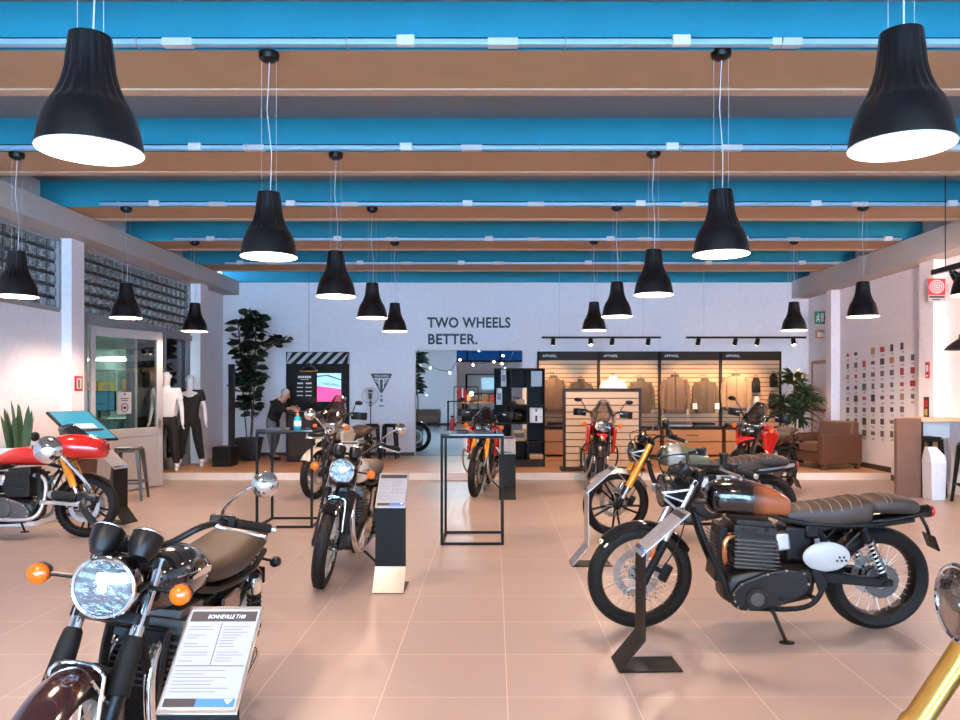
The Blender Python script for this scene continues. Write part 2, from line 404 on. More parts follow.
# cross beams: blue daylight and warm floor bounce put into face and soffit colours
BY = [-3.71+2.24*k for k in range(9)]          # ... 5.25, 7.49, 9.73, 11.97, 14.21
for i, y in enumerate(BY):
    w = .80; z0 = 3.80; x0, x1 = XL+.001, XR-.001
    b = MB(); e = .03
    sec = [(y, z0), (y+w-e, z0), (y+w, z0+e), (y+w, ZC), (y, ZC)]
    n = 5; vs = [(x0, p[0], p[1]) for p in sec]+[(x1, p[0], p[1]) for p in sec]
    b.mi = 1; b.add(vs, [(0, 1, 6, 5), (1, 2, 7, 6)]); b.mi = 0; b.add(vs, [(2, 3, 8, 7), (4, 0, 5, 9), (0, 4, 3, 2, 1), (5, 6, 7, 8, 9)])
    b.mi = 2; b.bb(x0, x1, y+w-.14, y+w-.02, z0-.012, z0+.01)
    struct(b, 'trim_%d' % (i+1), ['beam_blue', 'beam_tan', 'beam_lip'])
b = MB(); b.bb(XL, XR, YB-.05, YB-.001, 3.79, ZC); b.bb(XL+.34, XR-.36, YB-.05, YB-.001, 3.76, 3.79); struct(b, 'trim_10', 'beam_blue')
# longitudinal beams over the side walls
b = MB(); b.bb(XL, XL+.34, YF, YB, GZ1, 3.785); struct(b, 'trim_11', 'beam_side')
b = MB(); b.bb(XR-.36, XR, YF, YB, 3.42, 3.785); struct(b, 'trim_12', 'beam_side')
# pillars
for i, (x0, x1, y0, y1, z1) in enumerate(((XL, XL+.13, 10.22, 10.53, GZ1), (XL, XL+.17, 14.6, 14.98, GZ1), (XR-.17, XR, 14.83, 15.06, 3.42), (XR-.17, XR, 11.37, 11.76, 3.42))):
    b = MB(); b.bb(x0, x1, y0, y1, 0, z1); struct(b, 'trim_%d' % (13+i), 'wall_white')

# glass block windows
def blocks(name, y0, y1, z0, z1, ny, nz):
    b = MB(); x = XL-.03
    b.mi = 1; b.bb(x-.09, x-.03, y0, y1, z0, z1)
    b.mi = 0; dy, dz = (y1-y0)/ny, (z1-z0)/nz
    for i in range(ny):
        for j in range(nz):
            c = (x-.02, y0+(i+.5)*dy, z0+(j+.5)*dz); w, h = dy*.5-.013, dz*.5-.012
            o = [(c[0], c[1]-w, c[2]-h), (c[0], c[1]+w, c[2]-h), (c[0], c[1]+w, c[2]+h), (c[0], c[1]-w, c[2]+h)]
            u = .75; q = [(c[0]+.022, c[1]+(p[1]-c[1])*u, c[2]+(p[2]-c[2])*u) for p in o]
            k = [(c[0]+.012, c[1]+(p[1]-c[1])*.35, c[2]+(p[2]-c[2])*.35) for p in o]
            b.add(o+q+k, [(0, 1, 5, 4), (1, 2, 6, 5), (2, 3, 7, 6), (3, 0, 4, 7), (4, 5, 9, 8), (5, 6, 10, 9), (6, 7, 11, 10), (7, 4, 8, 11), (8, 9, 10, 11)])
    b.mi = 2
    for zz in (z0, z1): b.bb(x-.02, x+.03, y0, y1, zz-.03, zz+.03)
    for yy in (y0, y1): b.bb(x-.02, x+.03, yy-.03, yy+.03, z0, z1)
    return struct(b, name, ['glass_block', 'mortar_dark', 'frame_grey'], smooth=20)
blocks('window_1', 7.05, 10.18, WZ+.03, GZ1-.02, 14, 6)
blocks('window_2', 10.63, 14.55, WZ+.03, GZ1-.02, 20, 6)

# office behind the left wall
b = MB(); b.bb(-9.4, -9.3, 8, YB, 0, 3.2); b.bb(-9.3, XL-.2, YB-.05, YB, 0, 3.2); b.bb(-9.3, XL-.2, 8, 8.1, 0, 3.2); struct(b, 'wall_office', 'office_white')
b = MB(); b.bb(-9.4, XL-.2, 8, YB, 3.2, 3.28); struct(b, 'ceiling_office', 'office_white')
b = MB()                                       # fixed glazing frame in the office front
b.bb(XL-.12, XL+.02, 10.61, 10.83, 0, 2.46)
for y in (12.3, 13.4, 14.46): b.bb(XL-.12, XL+.02, y-.04, y+.04, 0, 2.46)
b.bb(XL-.12, XL+.02, 10.62, 14.75, 2.42, WZ); b.bb(XL-.12, XL+.02, 12.3, 14.5, .0, .3)
b.mi = 1; b.bb(XL-.06, XL-.05, 12.34, 14.42, .3, 2.42); struct(b, 'window_5', ['frame_grey', 'dark_glass'])
# open office door leaf
hx, hy, ex, ey = XL+.04, 10.86, -5.19, 12.1
ang = math.degrees(math.atan2(ey-hy, ex-hx)); L = math.hypot(ex-hx, ey-hy)
d = empty('door_1', (hx, hy, 0), ang); d['kind'] = 'structure'
b = MB(); zg = .93
b.bb(0, .075, -.025, .025, .02, 2.40); b.bb(L-.12, L, -.025, .025, .02, 2.40); b.bb(.075, L-.12, -.025, .025, 2.27, 2.40); b.bb(.075, L-.12, -.025, .025, zg-.13, zg)
struct(b, 'door_frame', 'panel_grey', d, bevel=.006)
b = MB(); b.bb(.075, L-.12, -.018, .018, .02, zg-.13); struct(b, 'door_panel', 'panel_grey', d)
b = MB(); b.bb(.075, L-.12, -.004, .004, zg, 2.27); struct(b, 'door_pane', 'window_glass', d)
b = MB(); b.tube([(L-.06, -.025, .98), (L-.06, -.07, .98), (L-.2, -.075, .98)], .011, 8); b.box((L-.06, -.03, .98), (.05, .012, .16)); struct(b, 'door_handle', 'alloy', d, smooth=35)
sg = empty('paper_notice', (0, 0, 0)); s = P(124.5, 403, 11.42)
u = (s.x-hx)*math.cos(rad(ang))+(s.y-hy)*math.sin(rad(ang))
sg.location = (hx, hy, 0); sg.rotation_euler = (0, 0, rad(ang)); tag(sg, 'white paper notice with small symbols taped on the office door glass', 'notice')
z = s.z; b = MB(); b.bb(u-.125, u+.125, -.0065, -.0045, z-.16, z+.16); b.build('sheet', 'sheet_white', sg, smooth=0)
b = MB()
for k, (w, zz) in enumerate(((.03, .115), (.15, .06), (.12, .03))): b.bb(u-w/2, u+w/2, -.0075, -.0065, z+zz, z+zz+.012+(.02 if k == 0 else 0))
b.torus(.062, .006, 20, 6, T(u, -.007, z-.07) @ Rx(90)); b.ell((u, -.007, z-.07), (.034, .002, .022), 12, 6); b.build('print', 'ink_dark', sg)

# emergency door on the right wall by the corner
d = empty('door_2', (XR, 0, 0)); d['kind'] = 'structure'
b = MB(); b.bb(-.03, 0, 15.05, 15.12, PL, 2.1); b.bb(-.03, 0, 16.03, 16.1, PL, 2.1); b.bb(-.03, 0, 15.05, 16.1, 2.03, 2.1); struct(b, 'door_frame', 'box_kraft', d)
b = MB(); b.bb(-.02, 0, 15.12, 16.03, PL, 2.03); struct(b, 'door_panel', 'wall_white', d)
b = MB(); b.bb(-.05, -.02, 15.2, 15.28, 1.9, 2.0); struct(b, 'door_closer', 'skirting', d)
b = MB(); b.tube([(-.02, 15.25, 1.1), (-.1, 15.25, 1.1), (-.1, 15.9, 1.1), (-.02, 15.9, 1.1)], .03, 8); struct(b, 'door_handle', 'sign_red', d, smooth=35)

# annex hall seen through the doorway
YA, YR = 30.0, 36.0; XA = (456.5-VX)*YA/F
b = MB(); b.bb(-4.4, -4.3, YB+.2, YR, PL, 4.6); b.bb(4.9, 5, YB+.2, YR, PL, 4.6); struct(b, 'wall_annex', 'wall_white')
b = MB(); b.bb(-4.3, XA, YA, YA+.12, PL, 4.6); struct(b, 'wall_partition', 'wall_white')
b = MB(); b.bb(-4.3, XA, YA-.02, YA, PL, PL+.1); struct(b, 'baseboard_annex', 'skirting')
zw0, zw1 = 1.5+29*YR/F, 1.5+52*YR/F
b = MB(); b.bb(-4.3, 4.9, YR, YR+.2, PL, zw0); b.bb(-4.3, 4.9, YR, YR+.2, zw1, 4.6); struct(b, 'wall_rear', 'wall_white')
b = MB()
for k in range(7): b.bb(-4.3+k*1.53-.035, -4.3+k*1.53+.035, YR, YR+.1, zw0, zw1)
b.bb(-4.3, 4.9, YR-.02, YR+.1, zw0-.05, zw0+.03); b.bb(-4.3, 4.9, YR, YR+.1, zw0+.55, zw0+.59); b.mi = 1; b.bb(-4.3, 4.9, YR+.06, YR+.07, zw0, zw1)
struct(b, 'window_6', ['black_metal', 'tinted_glass'])  # pane colour dims the over-bright sky to dusk blue

# ------------------------------------------------------------------ lighting rails on the beams
for i, y in enumerate(BY):
    if y < 5: continue
    x0, x1 = XL+.36, XR-.38
    if y > 8: x0 = -4.9
    t = thing('conduit_rail', ['pale lighting rail along the blue beam nearest the viewer at top of photo',
        'pale lighting rail along the second blue beam from the viewer', 'pale lighting rail along the third blue beam from the viewer',
        'pale lighting rail along the fourth blue beam from the viewer', 'pale lighting rail along the last blue beam before the back wall'][int(round((y-5.25)/2.24))], 'rail', (0, y-.085, 3.815), 0, 'lighting rails on the beams')
    b = MB(); b.bb(x0, x1, -.03, .03, -.022, .016); b.build('rail', 'tube_blue', t, bevel=.006)
    b = MB(); b.bb(x0, x1, -.012, .03, .022, .03); b.build('cable', 'black_satin', t)
    for k in range(6):
        x = x0+.5+(x1-x0-1)*k/5+random.uniform(-.3, .3)
        b = MB(); b.box((x, -.02, .004), (.12, .05, .07)); b.build('junction_box', 'plastic_white', t, bevel=.008)
        x += random.uniform(.5, .9)
        b = MB(); b.box((x, -.0, -.003), (.2, .064, .05)); b.build('coupler', 'wire_grey', t, bevel=.004)
    for k in range(9):
        x = x0+.3+(x1-x0-.6)*k/8+random.uniform(-.1, .1)
        b = MB(); b.torus(.036, .004, 14, 6, T(x, 0, -.002) @ Ry(90)); b.build('clip', 'alloy_dull', t)

# ------------------------------------------------------------------ pendant lamps
RIM = 2.41
def make_pendant():
    t = empty('pendant_lamp')
    prof = [(.0, .44), (.062, .44), (.076, .435), (.078, .42), (.080, .36), (.086, .30), (.098, .25), (.116, .205), (.13, .18), (.143, .17), (.152, .155), (.167, .115), (.178, .07), (.186, .025), (.190, 0)]
    inner = [(.186, .0), (.180, .03), (.172, .07), (.160, .115), (.145, .15), (.120, .19), (.09, .25), (.07, .3), (0, .31)]
    def mod(a, i, p): return 1+(.055*(.5+.5*math.cos(20*a)) if 4 <= i <= 8 else (.02*(.5+.5*math.cos(20*a)) if i == 9 else 0))
    b = MB(); b.lathe(prof, 120, None, False, mod); sh = b.build('lamp_shade', 'shade_black', t, smooth=45)
    # the outer skin needs no bottom cap: drop the closing faces at the rim
    bm = bmesh.new(); bm.from_mesh(sh.data); bmesh.ops.delete(bm, geom=[f for f in bm.faces if len(f.verts) > 60 and f.calc_center_median().z < .05], context='FACES'); bm.to_mesh(sh.data); bm.free()
    b = MB(); b.lathe([(p[0], p[1]) for p in inner], 48); r = b.build('reflector', 'shade_white', sh)
    bm = bmesh.new(); bm.from_mesh(r.data); bmesh.ops.delete(bm, geom=[f for f in bm.faces if len(f.verts) > 40 and f.calc_center_median().z < .05], context='FACES'); bm.to_mesh(r.data); bm.free()
    b = MB(); b.torus(.188, .0035, 48, 6); b.build('rim', 'shade_white', sh)
    b = MB(); b.ell((0, 0, .2), (.05, .05, .065), 16, 10); b.cyl((0, 0, .25), (0, 0, .31), .02); b.build('bulb', 'bulb_glow', t)
    h = 3.80-RIM-.016
    b = MB(); b.lathe([(0, h-.05), (.03, h-.05), (.064, h-.03), (.07, h-.01), (.07, h+.015), (0, h+.015)], 24); b.build('canopy', 'black_satin', t)
    b = MB(); b.tube([(.01, 0, .44), (.015, .01, .7), (-.012, -.005, 1.0), (.004, 0, h-.04)], .0035, 6); b.build('power_cord', 'wire_grey', t)
    for s in (-1, 1):
        b = MB(); b.tube([(s*.05, 0, .43), (s*.05, 0, h-.03)], .0012, 5); b.build('suspension_wire', 'wire_grey', t)
    return t
PEND = []
LAMPC = (1, .72, .54)
names = [(-1, -1.55, None), (-1, 1.55, None),  # first pair hangs out of view, added to light the foreground
 (0, -1.55, 'big black bell pendant lamp at upper left, nearest the viewer'), (0, 1.55, 'big black bell pendant lamp at upper right corner, nearest the viewer'),
 (1, -1.55, 'black bell pendant lamp hanging in the second row, left of the center aisle'), (1, 1.55, 'black bell pendant lamp above the tan and black scrambler, second row, right of center'),
 (2, -4.65, 'black bell pendant lamp at far left edge before the glass blocks'), (2, -1.55, 'black bell pendant lamp left of the wall slogan, biggest of the three in diagonal line'),
 (2, 1.55, 'black bell pendant lamp right of the slogan, biggest of the three in diagonal line'), (2, 4.65, 'black bell pendant lamp cut off by the right edge of the photo'),
 (3, -4.65, 'black bell pendant lamp in front of the middle of the glass block window'), (3, -1.55, 'black bell pendant lamp left of the slogan, middle one of the diagonal three'),
 (3, 1.55, 'black bell pendant lamp right of the slogan, middle one of the diagonal three'), (3, 4.65, 'black bell pendant lamp before the right white wall above the photo poster'),
 (4, -4.65, 'black bell pendant lamp by the left white pillar near the tall plant'), (4, -1.55, 'black bell pendant lamp left of the slogan, smallest and farthest of the diagonal three'),
 (4, 1.55, 'black bell pendant lamp above the track rail, smallest and farthest of the diagonal three'), (4, 4.65, 'black bell pendant lamp near the green exit sign by the right corner')]
proto = make_pendant()
for i, (r, x, lab) in enumerate(names):
    y = 3.05+2.24*r if r else 2.95; x = x+(.014 if x < 0 else 0)
    o = proto if i == 0 else copy_tree(proto)
    o.location = (x, y, RIM+(0.016 if x > 0 else 0))
    tag(o, lab or ('black bell pendant lamp above the viewer, %s' % ('left' if x < 0 else 'right')), 'pendant lamp', 'black bell pendant lamps over the showroom floor')
    PEND.append(o)
for o in PEND:
    point('bulb_light', (0, 0, .098), 112, LAMPC, o, .045)
# ------------------------------------------------------------------ motorcycles (local: x forward, y rider's left, z up)
RYW = Rx(90)                                   # lathe axis z -> y
def wheel(root, name, c, R, hw, S, kind, rimm, discs, dr=.155, tread=True, hub='engine_black', sprocket=False):
    X = S @ T(c); h = .082 if hw < .065 else .095
    prof = [(R, 0), (R-.006, .42*hw), (R-.022, .8*hw), (R-.045, hw), (R-.07, .93*hw), (R-h, .66*hw), (R-h-.004, 0),
            (R-h, -.66*hw), (R-.07, -.93*hw), (R-.045, -hw), (R-.022, -.8*hw), (R-.006, -.42*hw)]
    b = MB(X); b.lathe(prof, 56, RYW, True)
    if tread:
        for k in range(46):
            a = 2*PI*k/46
            for s in (-1, 1):
                a2 = a+(.03 if s > 0 else -.02); q = Matrix.Rotation(-a2, 4, 'Y') @ T(R-.0092, s*.34*hw, 0) @ Matrix.Rotation(s*.55, 4, 'X')
                b.box((0, 0, 0), (.011, .55*hw, .017), q)
    w = b.build(name, 'tire', root)
    b = MB(X); r = R-h+.004
    b.lathe([(r+.008, .62*hw), (r-.004, .6*hw), (r-.014, .25*hw), (r-.014, -.25*hw), (r-.004, -.6*hw), (r+.008, -.62*hw), (r, -.5*hw), (r-.002, 0), (r, .5*hw)], 56, RYW, True)
    b.build('rim', rimm, w)
    b = MB(X); b.lathe([(.0, -.075), (.02, -.075), (.022, -.05), (.045, -.045), (.04, -.02), (.035, 0), (.04, .02), (.045, .045), (.022, .05), (.02, .075), (0, .075)], 24, RYW); b.build('hub', hub, w)
    b = MB(X); r -= .010
    if kind == 'spoke':
        for k in range(36):
            a = 2*PI*k/36; s = 1 if k % 2 else -1; a2 = a+(.42 if (k//2) % 2 else -.42)
            b.tube([(.042*math.cos(a2), s*.038, .042*math.sin(a2)), (r*math.cos(a), s*.008, r*math.sin(a))], .0022, 4, False)
        b.build('wire_spokes', 'alloy', w)
    else:
        for k in range(10):
            a = 2*PI*k/10+(.16 if k % 2 else -.16); a0 = 2*PI*(k//2*2+.5)/10
            b.tube([(.035*math.cos(a), .0, .035*math.sin(a)), (.12*math.cos(a), .012, .12*math.sin(a)), (r*math.cos(a-.04), 0, r*math.sin(a-.04))], [.016, .011, .012], 6)
        b.build('cast_spokes', rimm if rimm != 'alloy' else 'engine_black', w)
    for s in discs:
        b = MB(X); y = s*.062
        b.lathe([(dr, y-.0025), (dr, y+.0025), (dr-.045, y+.0025), (dr-.045, y-.0025)], 48, RYW, True); b.mi = 1
        for k in range(10):
            a = 2*PI*k/10; b.tube([(.05*math.cos(a-.15), y*.9, .05*math.sin(a-.15)), ((dr-.04)*math.cos(a), y, (dr-.04)*math.sin(a))], .006, 5)
        b.lathe([(.06, y*.92-.004), (.06, y*.92+.004), (.045, y*.92+.004), (.045, y*.92-.004)], 28, RYW, True); b.mi = 2
        for k in range(60):
            a = 2*PI*k/60; rr = dr-(.010, .022, .034)[k % 3]; b.cyl((rr*math.cos(a), y-s*.0028, rr*math.sin(a)), (rr*math.cos(a), y+s*.0031, rr*math.sin(a)), .0036, n=6)
        b.build('brake_disc', ['disc_steel', 'alloy_dull', 'black_satin'], w)
    if sprocket:
        b = MB(X); b.lathe([(.105, -.082), (.105, -.074), (.05, -.074), (.05, -.082)], 40, RYW, True); b.build('sprocket', 'engine_grey', w)
    return w
def arc_fender(b, c, R, a0, a1, hw, drop=.03, th=.004, n=20, k=9):
    rs = []
    for i in range(n+1):
        a = rad(a0+(a1-a0)*i/n); row = []
        for side in (0, 1):
            for j in range(k):
                t = -1+2*j/(k-1); t = t if side == 0 else -t
                r = R-drop*abs(t)**2.6-(th if side else 0)
                row.append((c[0]+r*math.cos(a), c[1]+hw*t*(1 if side == 0 else .95), c[2]+r*math.sin(a)))
        rs.append(row)
    b.rings(rs)
def loft(b, secs, p=2.5, n=20, sub=4):
    """secs: (x, zc, ry, rz_up, rz_down[, y]) smoothed along x"""
    q = spline([tuple(s[:5]) for s in secs], sub); b.rings([ring(s[0], 0, s[1], s[2], s[3], p, n, s[4]) for s in q]); return q
def seat_lines(root, q, xs, m='stitch'):
    b = MB()
    for x in xs:
        s = min(q, key=lambda e: abs(e[0]-x)); pts = [V(pt)+V((0, 0, .0015)) for pt in ring(x, 0, s[1], s[2]+.001, s[3]+.001, 3, 28, s[4])[1:14]]
        b.tube(pts, .0022, 4)
    b.build('stitching', m, root)
def coil(b, a, c, r, turns, w, n=10):
    a, c = V(a), V(c); d = c-a; u = d.normalized().orthogonal().normalized(); v = d.normalized().cross(u); k = turns*n
    b.tube([a+d*(i/k)+(u*math.cos(2*PI*i/n)+v*math.sin(2*PI*i/n))*r for i in range(k+1)], w, 6)
def shade_round(b, c, r, depth, m):
    pass
def bike(label, loc, yaw, lean=0, steer=0, group=None, **k):
    g = k.get
    root = thing('motorcycle', label, 'motorcycle', loc, 0, group, rot=(rad(-lean), 0, rad(yaw)))
    WB, Rf, Rr, hf, hr = g('WB', 1.45), g('Rf', .335), g('Rr', .32), g('hf', .05), g('hr', .073)
    fx, rx = WB/2, -WB/2; rk = rad(g('rake', 26)); adv = g('adv', False); cafe = g('cafe', False)
    u = V((-math.sin(rk), 0, math.cos(rk))); n = V((math.cos(rk), 0, math.sin(rk))); ax = V((fx, 0, Rf)); a0 = ax-n*.055
    S = T(a0) @ Matrix.Rotation(rad(steer), 4, u) @ T(-a0)
    fl = g('fork_len', .70)
    def fp(s, o=0, y=0): return ax+u*s+n*o+V((0, y, 0))
    blackm = g('frame_mat', 'black_satin'); em = g('engine_mat', 'engine_black')
    # wheels
    wheel(root, 'front_wheel', ax, Rf, hf, S, g('wheel', 'spoke'), g('rim_mat', 'black_satin'), g('fdiscs', (1,)), .155, g('tread', True))
    wheel(root, 'rear_wheel', V((rx, 0, Rr)), Rr, hr, I4, g('wheel', 'spoke'), g('rim_mat', 'black_satin'), g('rdiscs', (1,)), .125, g('tread', True), sprocket=True)
    # fork legs
    fy = .095
    for s in (-1, 1):
        y = s*fy
        if g('fork', 'classic') == 'classic':
            b = MB(S); b.cyl(fp(.26, 0, y), fp(fl, 0, y), .0205, n=18); lg = b.build('fork_leg', 'chrome', root)
            b = MB(S); b.tube([fp(-.03, 0, y), fp(0, 0, y), fp(.06, 0, y), fp(.27, 0, y), fp(.285, 0, y)], [.02, .028, .025, .029, .031], 18); b.build('fork_slider', g('slider_mat', 'black_satin'), lg)
            if g('gaiter', True):
                b = MB(S); z = [.27+.024*i/2 for i in range(15)] if g('gaiter') != 'short' else [.27, .275, .33, .40, .44, .45]
                if g('gaiter') == 'short': b.tube([fp(e, 0, y) for e in z], [.034, .038, .036, .033, .029, .022], 18)
                else: b.tube([fp(e, 0, y) for e in z], [.034 if i % 2 else .028 for i in range(15)], 16)
                b.build('fork_gaiter', 'black_rubber', lg)
        else:
            gm = g('gold', 'gold_fork')
            b = MB(S); b.tube([fp(.22, 0, y), fp(.225, 0, y), fp(.42, 0, y), fp(.43, 0, y), fp(fl, 0, y)], [.030, .036, .036, .031, .031], 18); lg = b.build('fork_leg', gm, root)
            b = MB(S); b.cyl(fp(.05, 0, y), fp(.23, 0, y), .021, n=16); b.build('fork_slider', 'chrome', lg)
            b = MB(S); b.tube([fp(-.03, 0, y), fp(.02, .0, y), fp(.09, 0, y)], [.024, .034, .026], 14); b.build('axle_clamp', 'black_satin', lg)
        if s in g('fdiscs', (1,)):
            b = MB(S); b.box(fp(.10, -.105, s*.075), (.05, .05, .11), Ry(-26)); b.box(fp(.10, -.06, s*.08), (.07, .02, .03), Ry(-26)); b.build('brake_caliper', g('cal_mat', 'black_satin'), root, bevel=.008)
        if g('reflector'):
            b = MB(S); b.box(fp(.17, .034, y), (.008, .03, .075), Ry(-26)); b.build('reflector', 'amber', lg)
    # yokes and stem
    b = MB(S)
    for s0 in (fl-.02, fl-.20):
        q = [fp(s0, -.03, -.06), fp(s0, .0, -.125), fp(s0, .03, -.09), fp(s0, .03, .09), fp(s0, 0, .125), fp(s0, -.03, .06), fp(s0, -.075, 0)]
        b.add([p-u*.018 for p in q]+[p+u*.018 for p in q], [tuple(range(6, -1, -1)), tuple(range(7, 14))]+[(i, (i+1) % 7, 7+(i+1) % 7, 7+i) for i in range(7)])
    b.cyl(a0+u*(fl-.22), a0+u*(fl+.03), .028); b.build('fork_yoke', g('yoke_mat', 'black_satin'), root, bevel=.004)
    # front fender
    fm = g('fender_mat', 'black_gloss')
    b = MB(S)
    if adv: 
        arc_fender(b, ax, Rf+.03, 35, 150, .075, .03)
    else: arc_fender(b, ax, Rf+.022, g('f0', 52), g('f1', 168), .068, .035)
    fe = b.build('front_fender', fm, root)
    b = MB(S)
    for s in (-1, 1):
        for a in (88, 122): b.tube([fp(.24, 0, s*.085), (ax.x+(Rf+.0)*math.cos(rad(a)), s*.066, ax.z+(Rf+.0)*math.sin(rad(a)))], .006, 6)
        if g('fender_hoop'): b.tube([fp(.06, 0, s*.09)]+[(ax.x+(Rf+.03)*math.cos(rad(g('hoop_a', 96)))*1.0, s*.078*t, ax.z+(Rf+.03-.03*t**4)*math.sin(rad(g('hoop_a', 96)))) for t in (1, .8, .5, .2, 0)], .0065, 6)
    b.build('fender_stay', g('stay_mat', 'black_satin'), fe)
    # headlight
    hx, hz, hr_ = g('head', (.60, .885, .095))
    if not adv and not g('no_head'):
        X = S @ T(hx, 0, hz) @ Ry(90) @ Rx(0)
        b = MB(X); r = hr_
        b.lathe([(r*.98, -.002), (r*1.0, -.02), (r*1.0, -.05), (r*.93, -.09), (r*.75, -.13), (r*.4, -.155), (0, -.16)][::-1], 32); hd = b.build('headlight', g('shell_mat', 'black_gloss'), root)
        b = MB(X); b.torus(r*.96, r*.075, 40, 8, T(0, 0, .002)); b.build('headlight_rim', g('rimlamp', 'chrome'), hd)
        b = MB(X); N = 40; prof = [(0, -.045), (.02, -.05), (r*.45, -.04), (r*.75, -.02), (r*.93, .002)]
        b.lathe(prof[::-1], N, None, False, lambda a, i, p: 1+.03*math.cos(10*a)); b.build('reflector', 'headlamp_reflector', hd, smooth=12)
        b = MB(X); b.lathe([(r*.93, .004), (r*.7, .016), (r*.4, .024), (0, .028)], 32); b.build('headlight_lens', 'lens_glass', hd)
        b = MB(X); b.lathe([(0, .012), (.016, .012), (.018, -.03), (0, -.03)], 16); b.build('lamp_cap', 'alloy', hd)
        for s in (-1, 1):
            b = MB(S)
            if g('tri_bracket'):
                y = s*.105; q = [(hx+.0, hz+.045), (hx-.02, hz+.06), (hx-.17, hz-.0), (hx-.17, hz-.05), (hx-.015, hz-.075), (hx+.005, hz-.06)]
                bar = [fp(fl-.06, .0, y), (hx+.03, y, hz+.01), (hx+.02, y, hz-.02), fp(fl-.22, 0, y)]
                b.tube(bar, .009, 6, True); b.tube([(hx+.02, y, hz-.0), fp(fl-.15, 0, y)], .007, 6)
            else: b.tube([fp(fl-.09, .03, s*.1), (hx-.05, s*hr_*1.05, hz+.005), (hx-.03, s*hr_*.97, hz)], .011, 8)
            b.build('headlight_bracket', g('bracket_mat', 'black_satin'), root)
    # handlebar assembly
    top = fp(fl+.03, -.03, 0); bw, bz, bx = g('bar_w', .38), g('bar_z', 1.09), g('bar_x', .17)
    bar = lambda s: [(top.x, s*.03, top.z+.02), (top.x+.01, s*.10, top.z+.03), (top.x-.01, s*.20, bz), (bx+.06, s*(bw-.13), bz), (bx, s*bw, bz-.015)]
    b = MB(S); pts = [p for p in bar(-1)[::-1]]+bar(1); pts = spline(pts, 4); b.tube(pts, .0115, 10)
    hb = b.build('handlebar', g('bar_mat', 'black_satin'), root)
    for s in (-1, 1):
        b = MB(S); b.box((top.x, s*.045, top.z+.0), (.04, .03, .07)); b.build('bar_clamp', 'black_satin', hb, bevel=.006)
    for s in (-1, 1):
        e = V((bx, s*bw, bz-.015)); f = V((bx+.06, s*(bw-.13), bz)); d = (f-e).normalized()
        b = MB(S); b.tube([e, e+d*.005, e+d*.12, e+d*.125], [.014, .0175, .0165, .02], 14); b.mi = 1; b.tube([e-d*.018, e-d*.016, e], [.01, .015, .014], 14); b.build('grip', [g('grip_mat', 'black_rubber'), 'alloy'], hb)
        b = MB(S); c = e+d*.16; b.box(c, (.045, .055, .05), Rz(s*25)); b.box(c+V((.03, -s*.03, .012)), (.035, .04, .03)); b.build('switch_housing', 'black_satin', hb, bevel=.007)
        b = MB(S); c = e+d*.19+V((.03, 0, -.005)); b.tube(spline([c, c+V((.035, s*.03, -.004)), e+V((.075, -s*.05, -.01)), e+V((.085, s*.005, -.015))], 4), [.010]*4+[.007]*8+[.009], 8); b.build('lever', g('lever_mat', 'alloy'), hb)
        if g('hand_guard'):
            b = MB(S); pts = spline([e+V((.0, s*.02, 0)), e+V((.09, s*.015, .0)), e+V((.14, -s*.06, .005)), e+V((.11, -s*.17, 0))], 5)
            rs = [[V(p)+V((0, 0, .05)), V(p)+V((.012, 0, 0)), V(p)+V((0, 0, -.055)), V(p)+V((-.006, 0, 0))] for p in pts]; b.rings(rs); b.build('hand_guard', 'black_satin', hb)
        mk = g('mirror', 'round')
        if mk and not (mk == 'left' and s < 0):
            b = MB(S); st = e+d*.17; mx, my, mz = g('mir', (bx+.13, .37, bz+.165))
            pt = spline([st, st+V((.02, s*.0, .05)), V((mx, s*(my-.05), mz-.02)), V((mx, s*my, mz))], 5); b.tube(pt, .0062, 8); mr = b.build('mirror', g('mir_mat', 'chrome'), root)
            b = MB(S @ T(mx, s*my, mz) @ Rz(s*8) @ Ry(90))
            sx = 1.0 if mk != 'oval' else .7; dm = Matrix.Diagonal((sx, 1.25 if mk == 'oval' else 1, 1, 1))
            b.lathe([(0, -.002), (.044, -.002), (.047, .0), (.047, .012), (.040, .03), (.025, .042), (0, .046)], 28, dm); b.mi = 1; b.lathe([(0, -.0035), (.043, -.0035), (.043, -.002), (0, -.002)], 28, dm)
            b.build('mirror_head', [g('mir_mat', 'chrome'), 'chrome'], mr)
        if g('reservoir') and s == g('reservoir'):
            b = MB(S); c = e+d*.19+V((.04, 0, .045)); b.lathe([(0, -.03), (.022, -.03), (.024, .02), (.027, .022), (.027, .035), (0, .035)], 18, T(c)); b.build('fluid_reservoir', 'black_satin', hb)
    # gauges
    if not adv:
        for s in g('gauges', (-1, 1)):
            X = S @ T(fp(fl+.03, .085, s*.062)) @ Ry(-38)
            b = MB(X); b.lathe([(0, -.06), (.03, -.06), (.045, -.03), (.05, .0), (.05, .022), (.046, .026), (0, .018)], 28); gg = b.build('gauge', 'black_satin', root)
            b = MB(X); b.torus(.047, .004, 28, 6, T(0, 0, .024)); b.build('bezel', 'chrome', gg)
    # indicators
    if g('indicators', True):
        for s in (-1, 1):
            c = V((hx-.06, s*.22, hz+.0)) if not adv else V((.42, s*.26, .98))
            b = MB(S); b.tube([(c.x-.03, s*.09, c.z), (c.x-.01, s*.13, c.z), c], .0075, 8); b.mi = 1; b.lathe([(0, -.055), (.02, -.05), (.031, -.025), (.033, 0)], 18, T(c+V((.012, 0, 0))) @ Ry(90))
            i = b.build('indicator', [g('bracket_mat', 'black_satin'), g('ind_shell', 'black_satin')], root)
            b = MB(S); b.lathe([(.033, 0), (.031, .014), (.018, .026), (0, .029)], 20, T(c+V((.012, 0, 0))) @ Ry(90)); b.build('indicator_lens', 'amber', i)
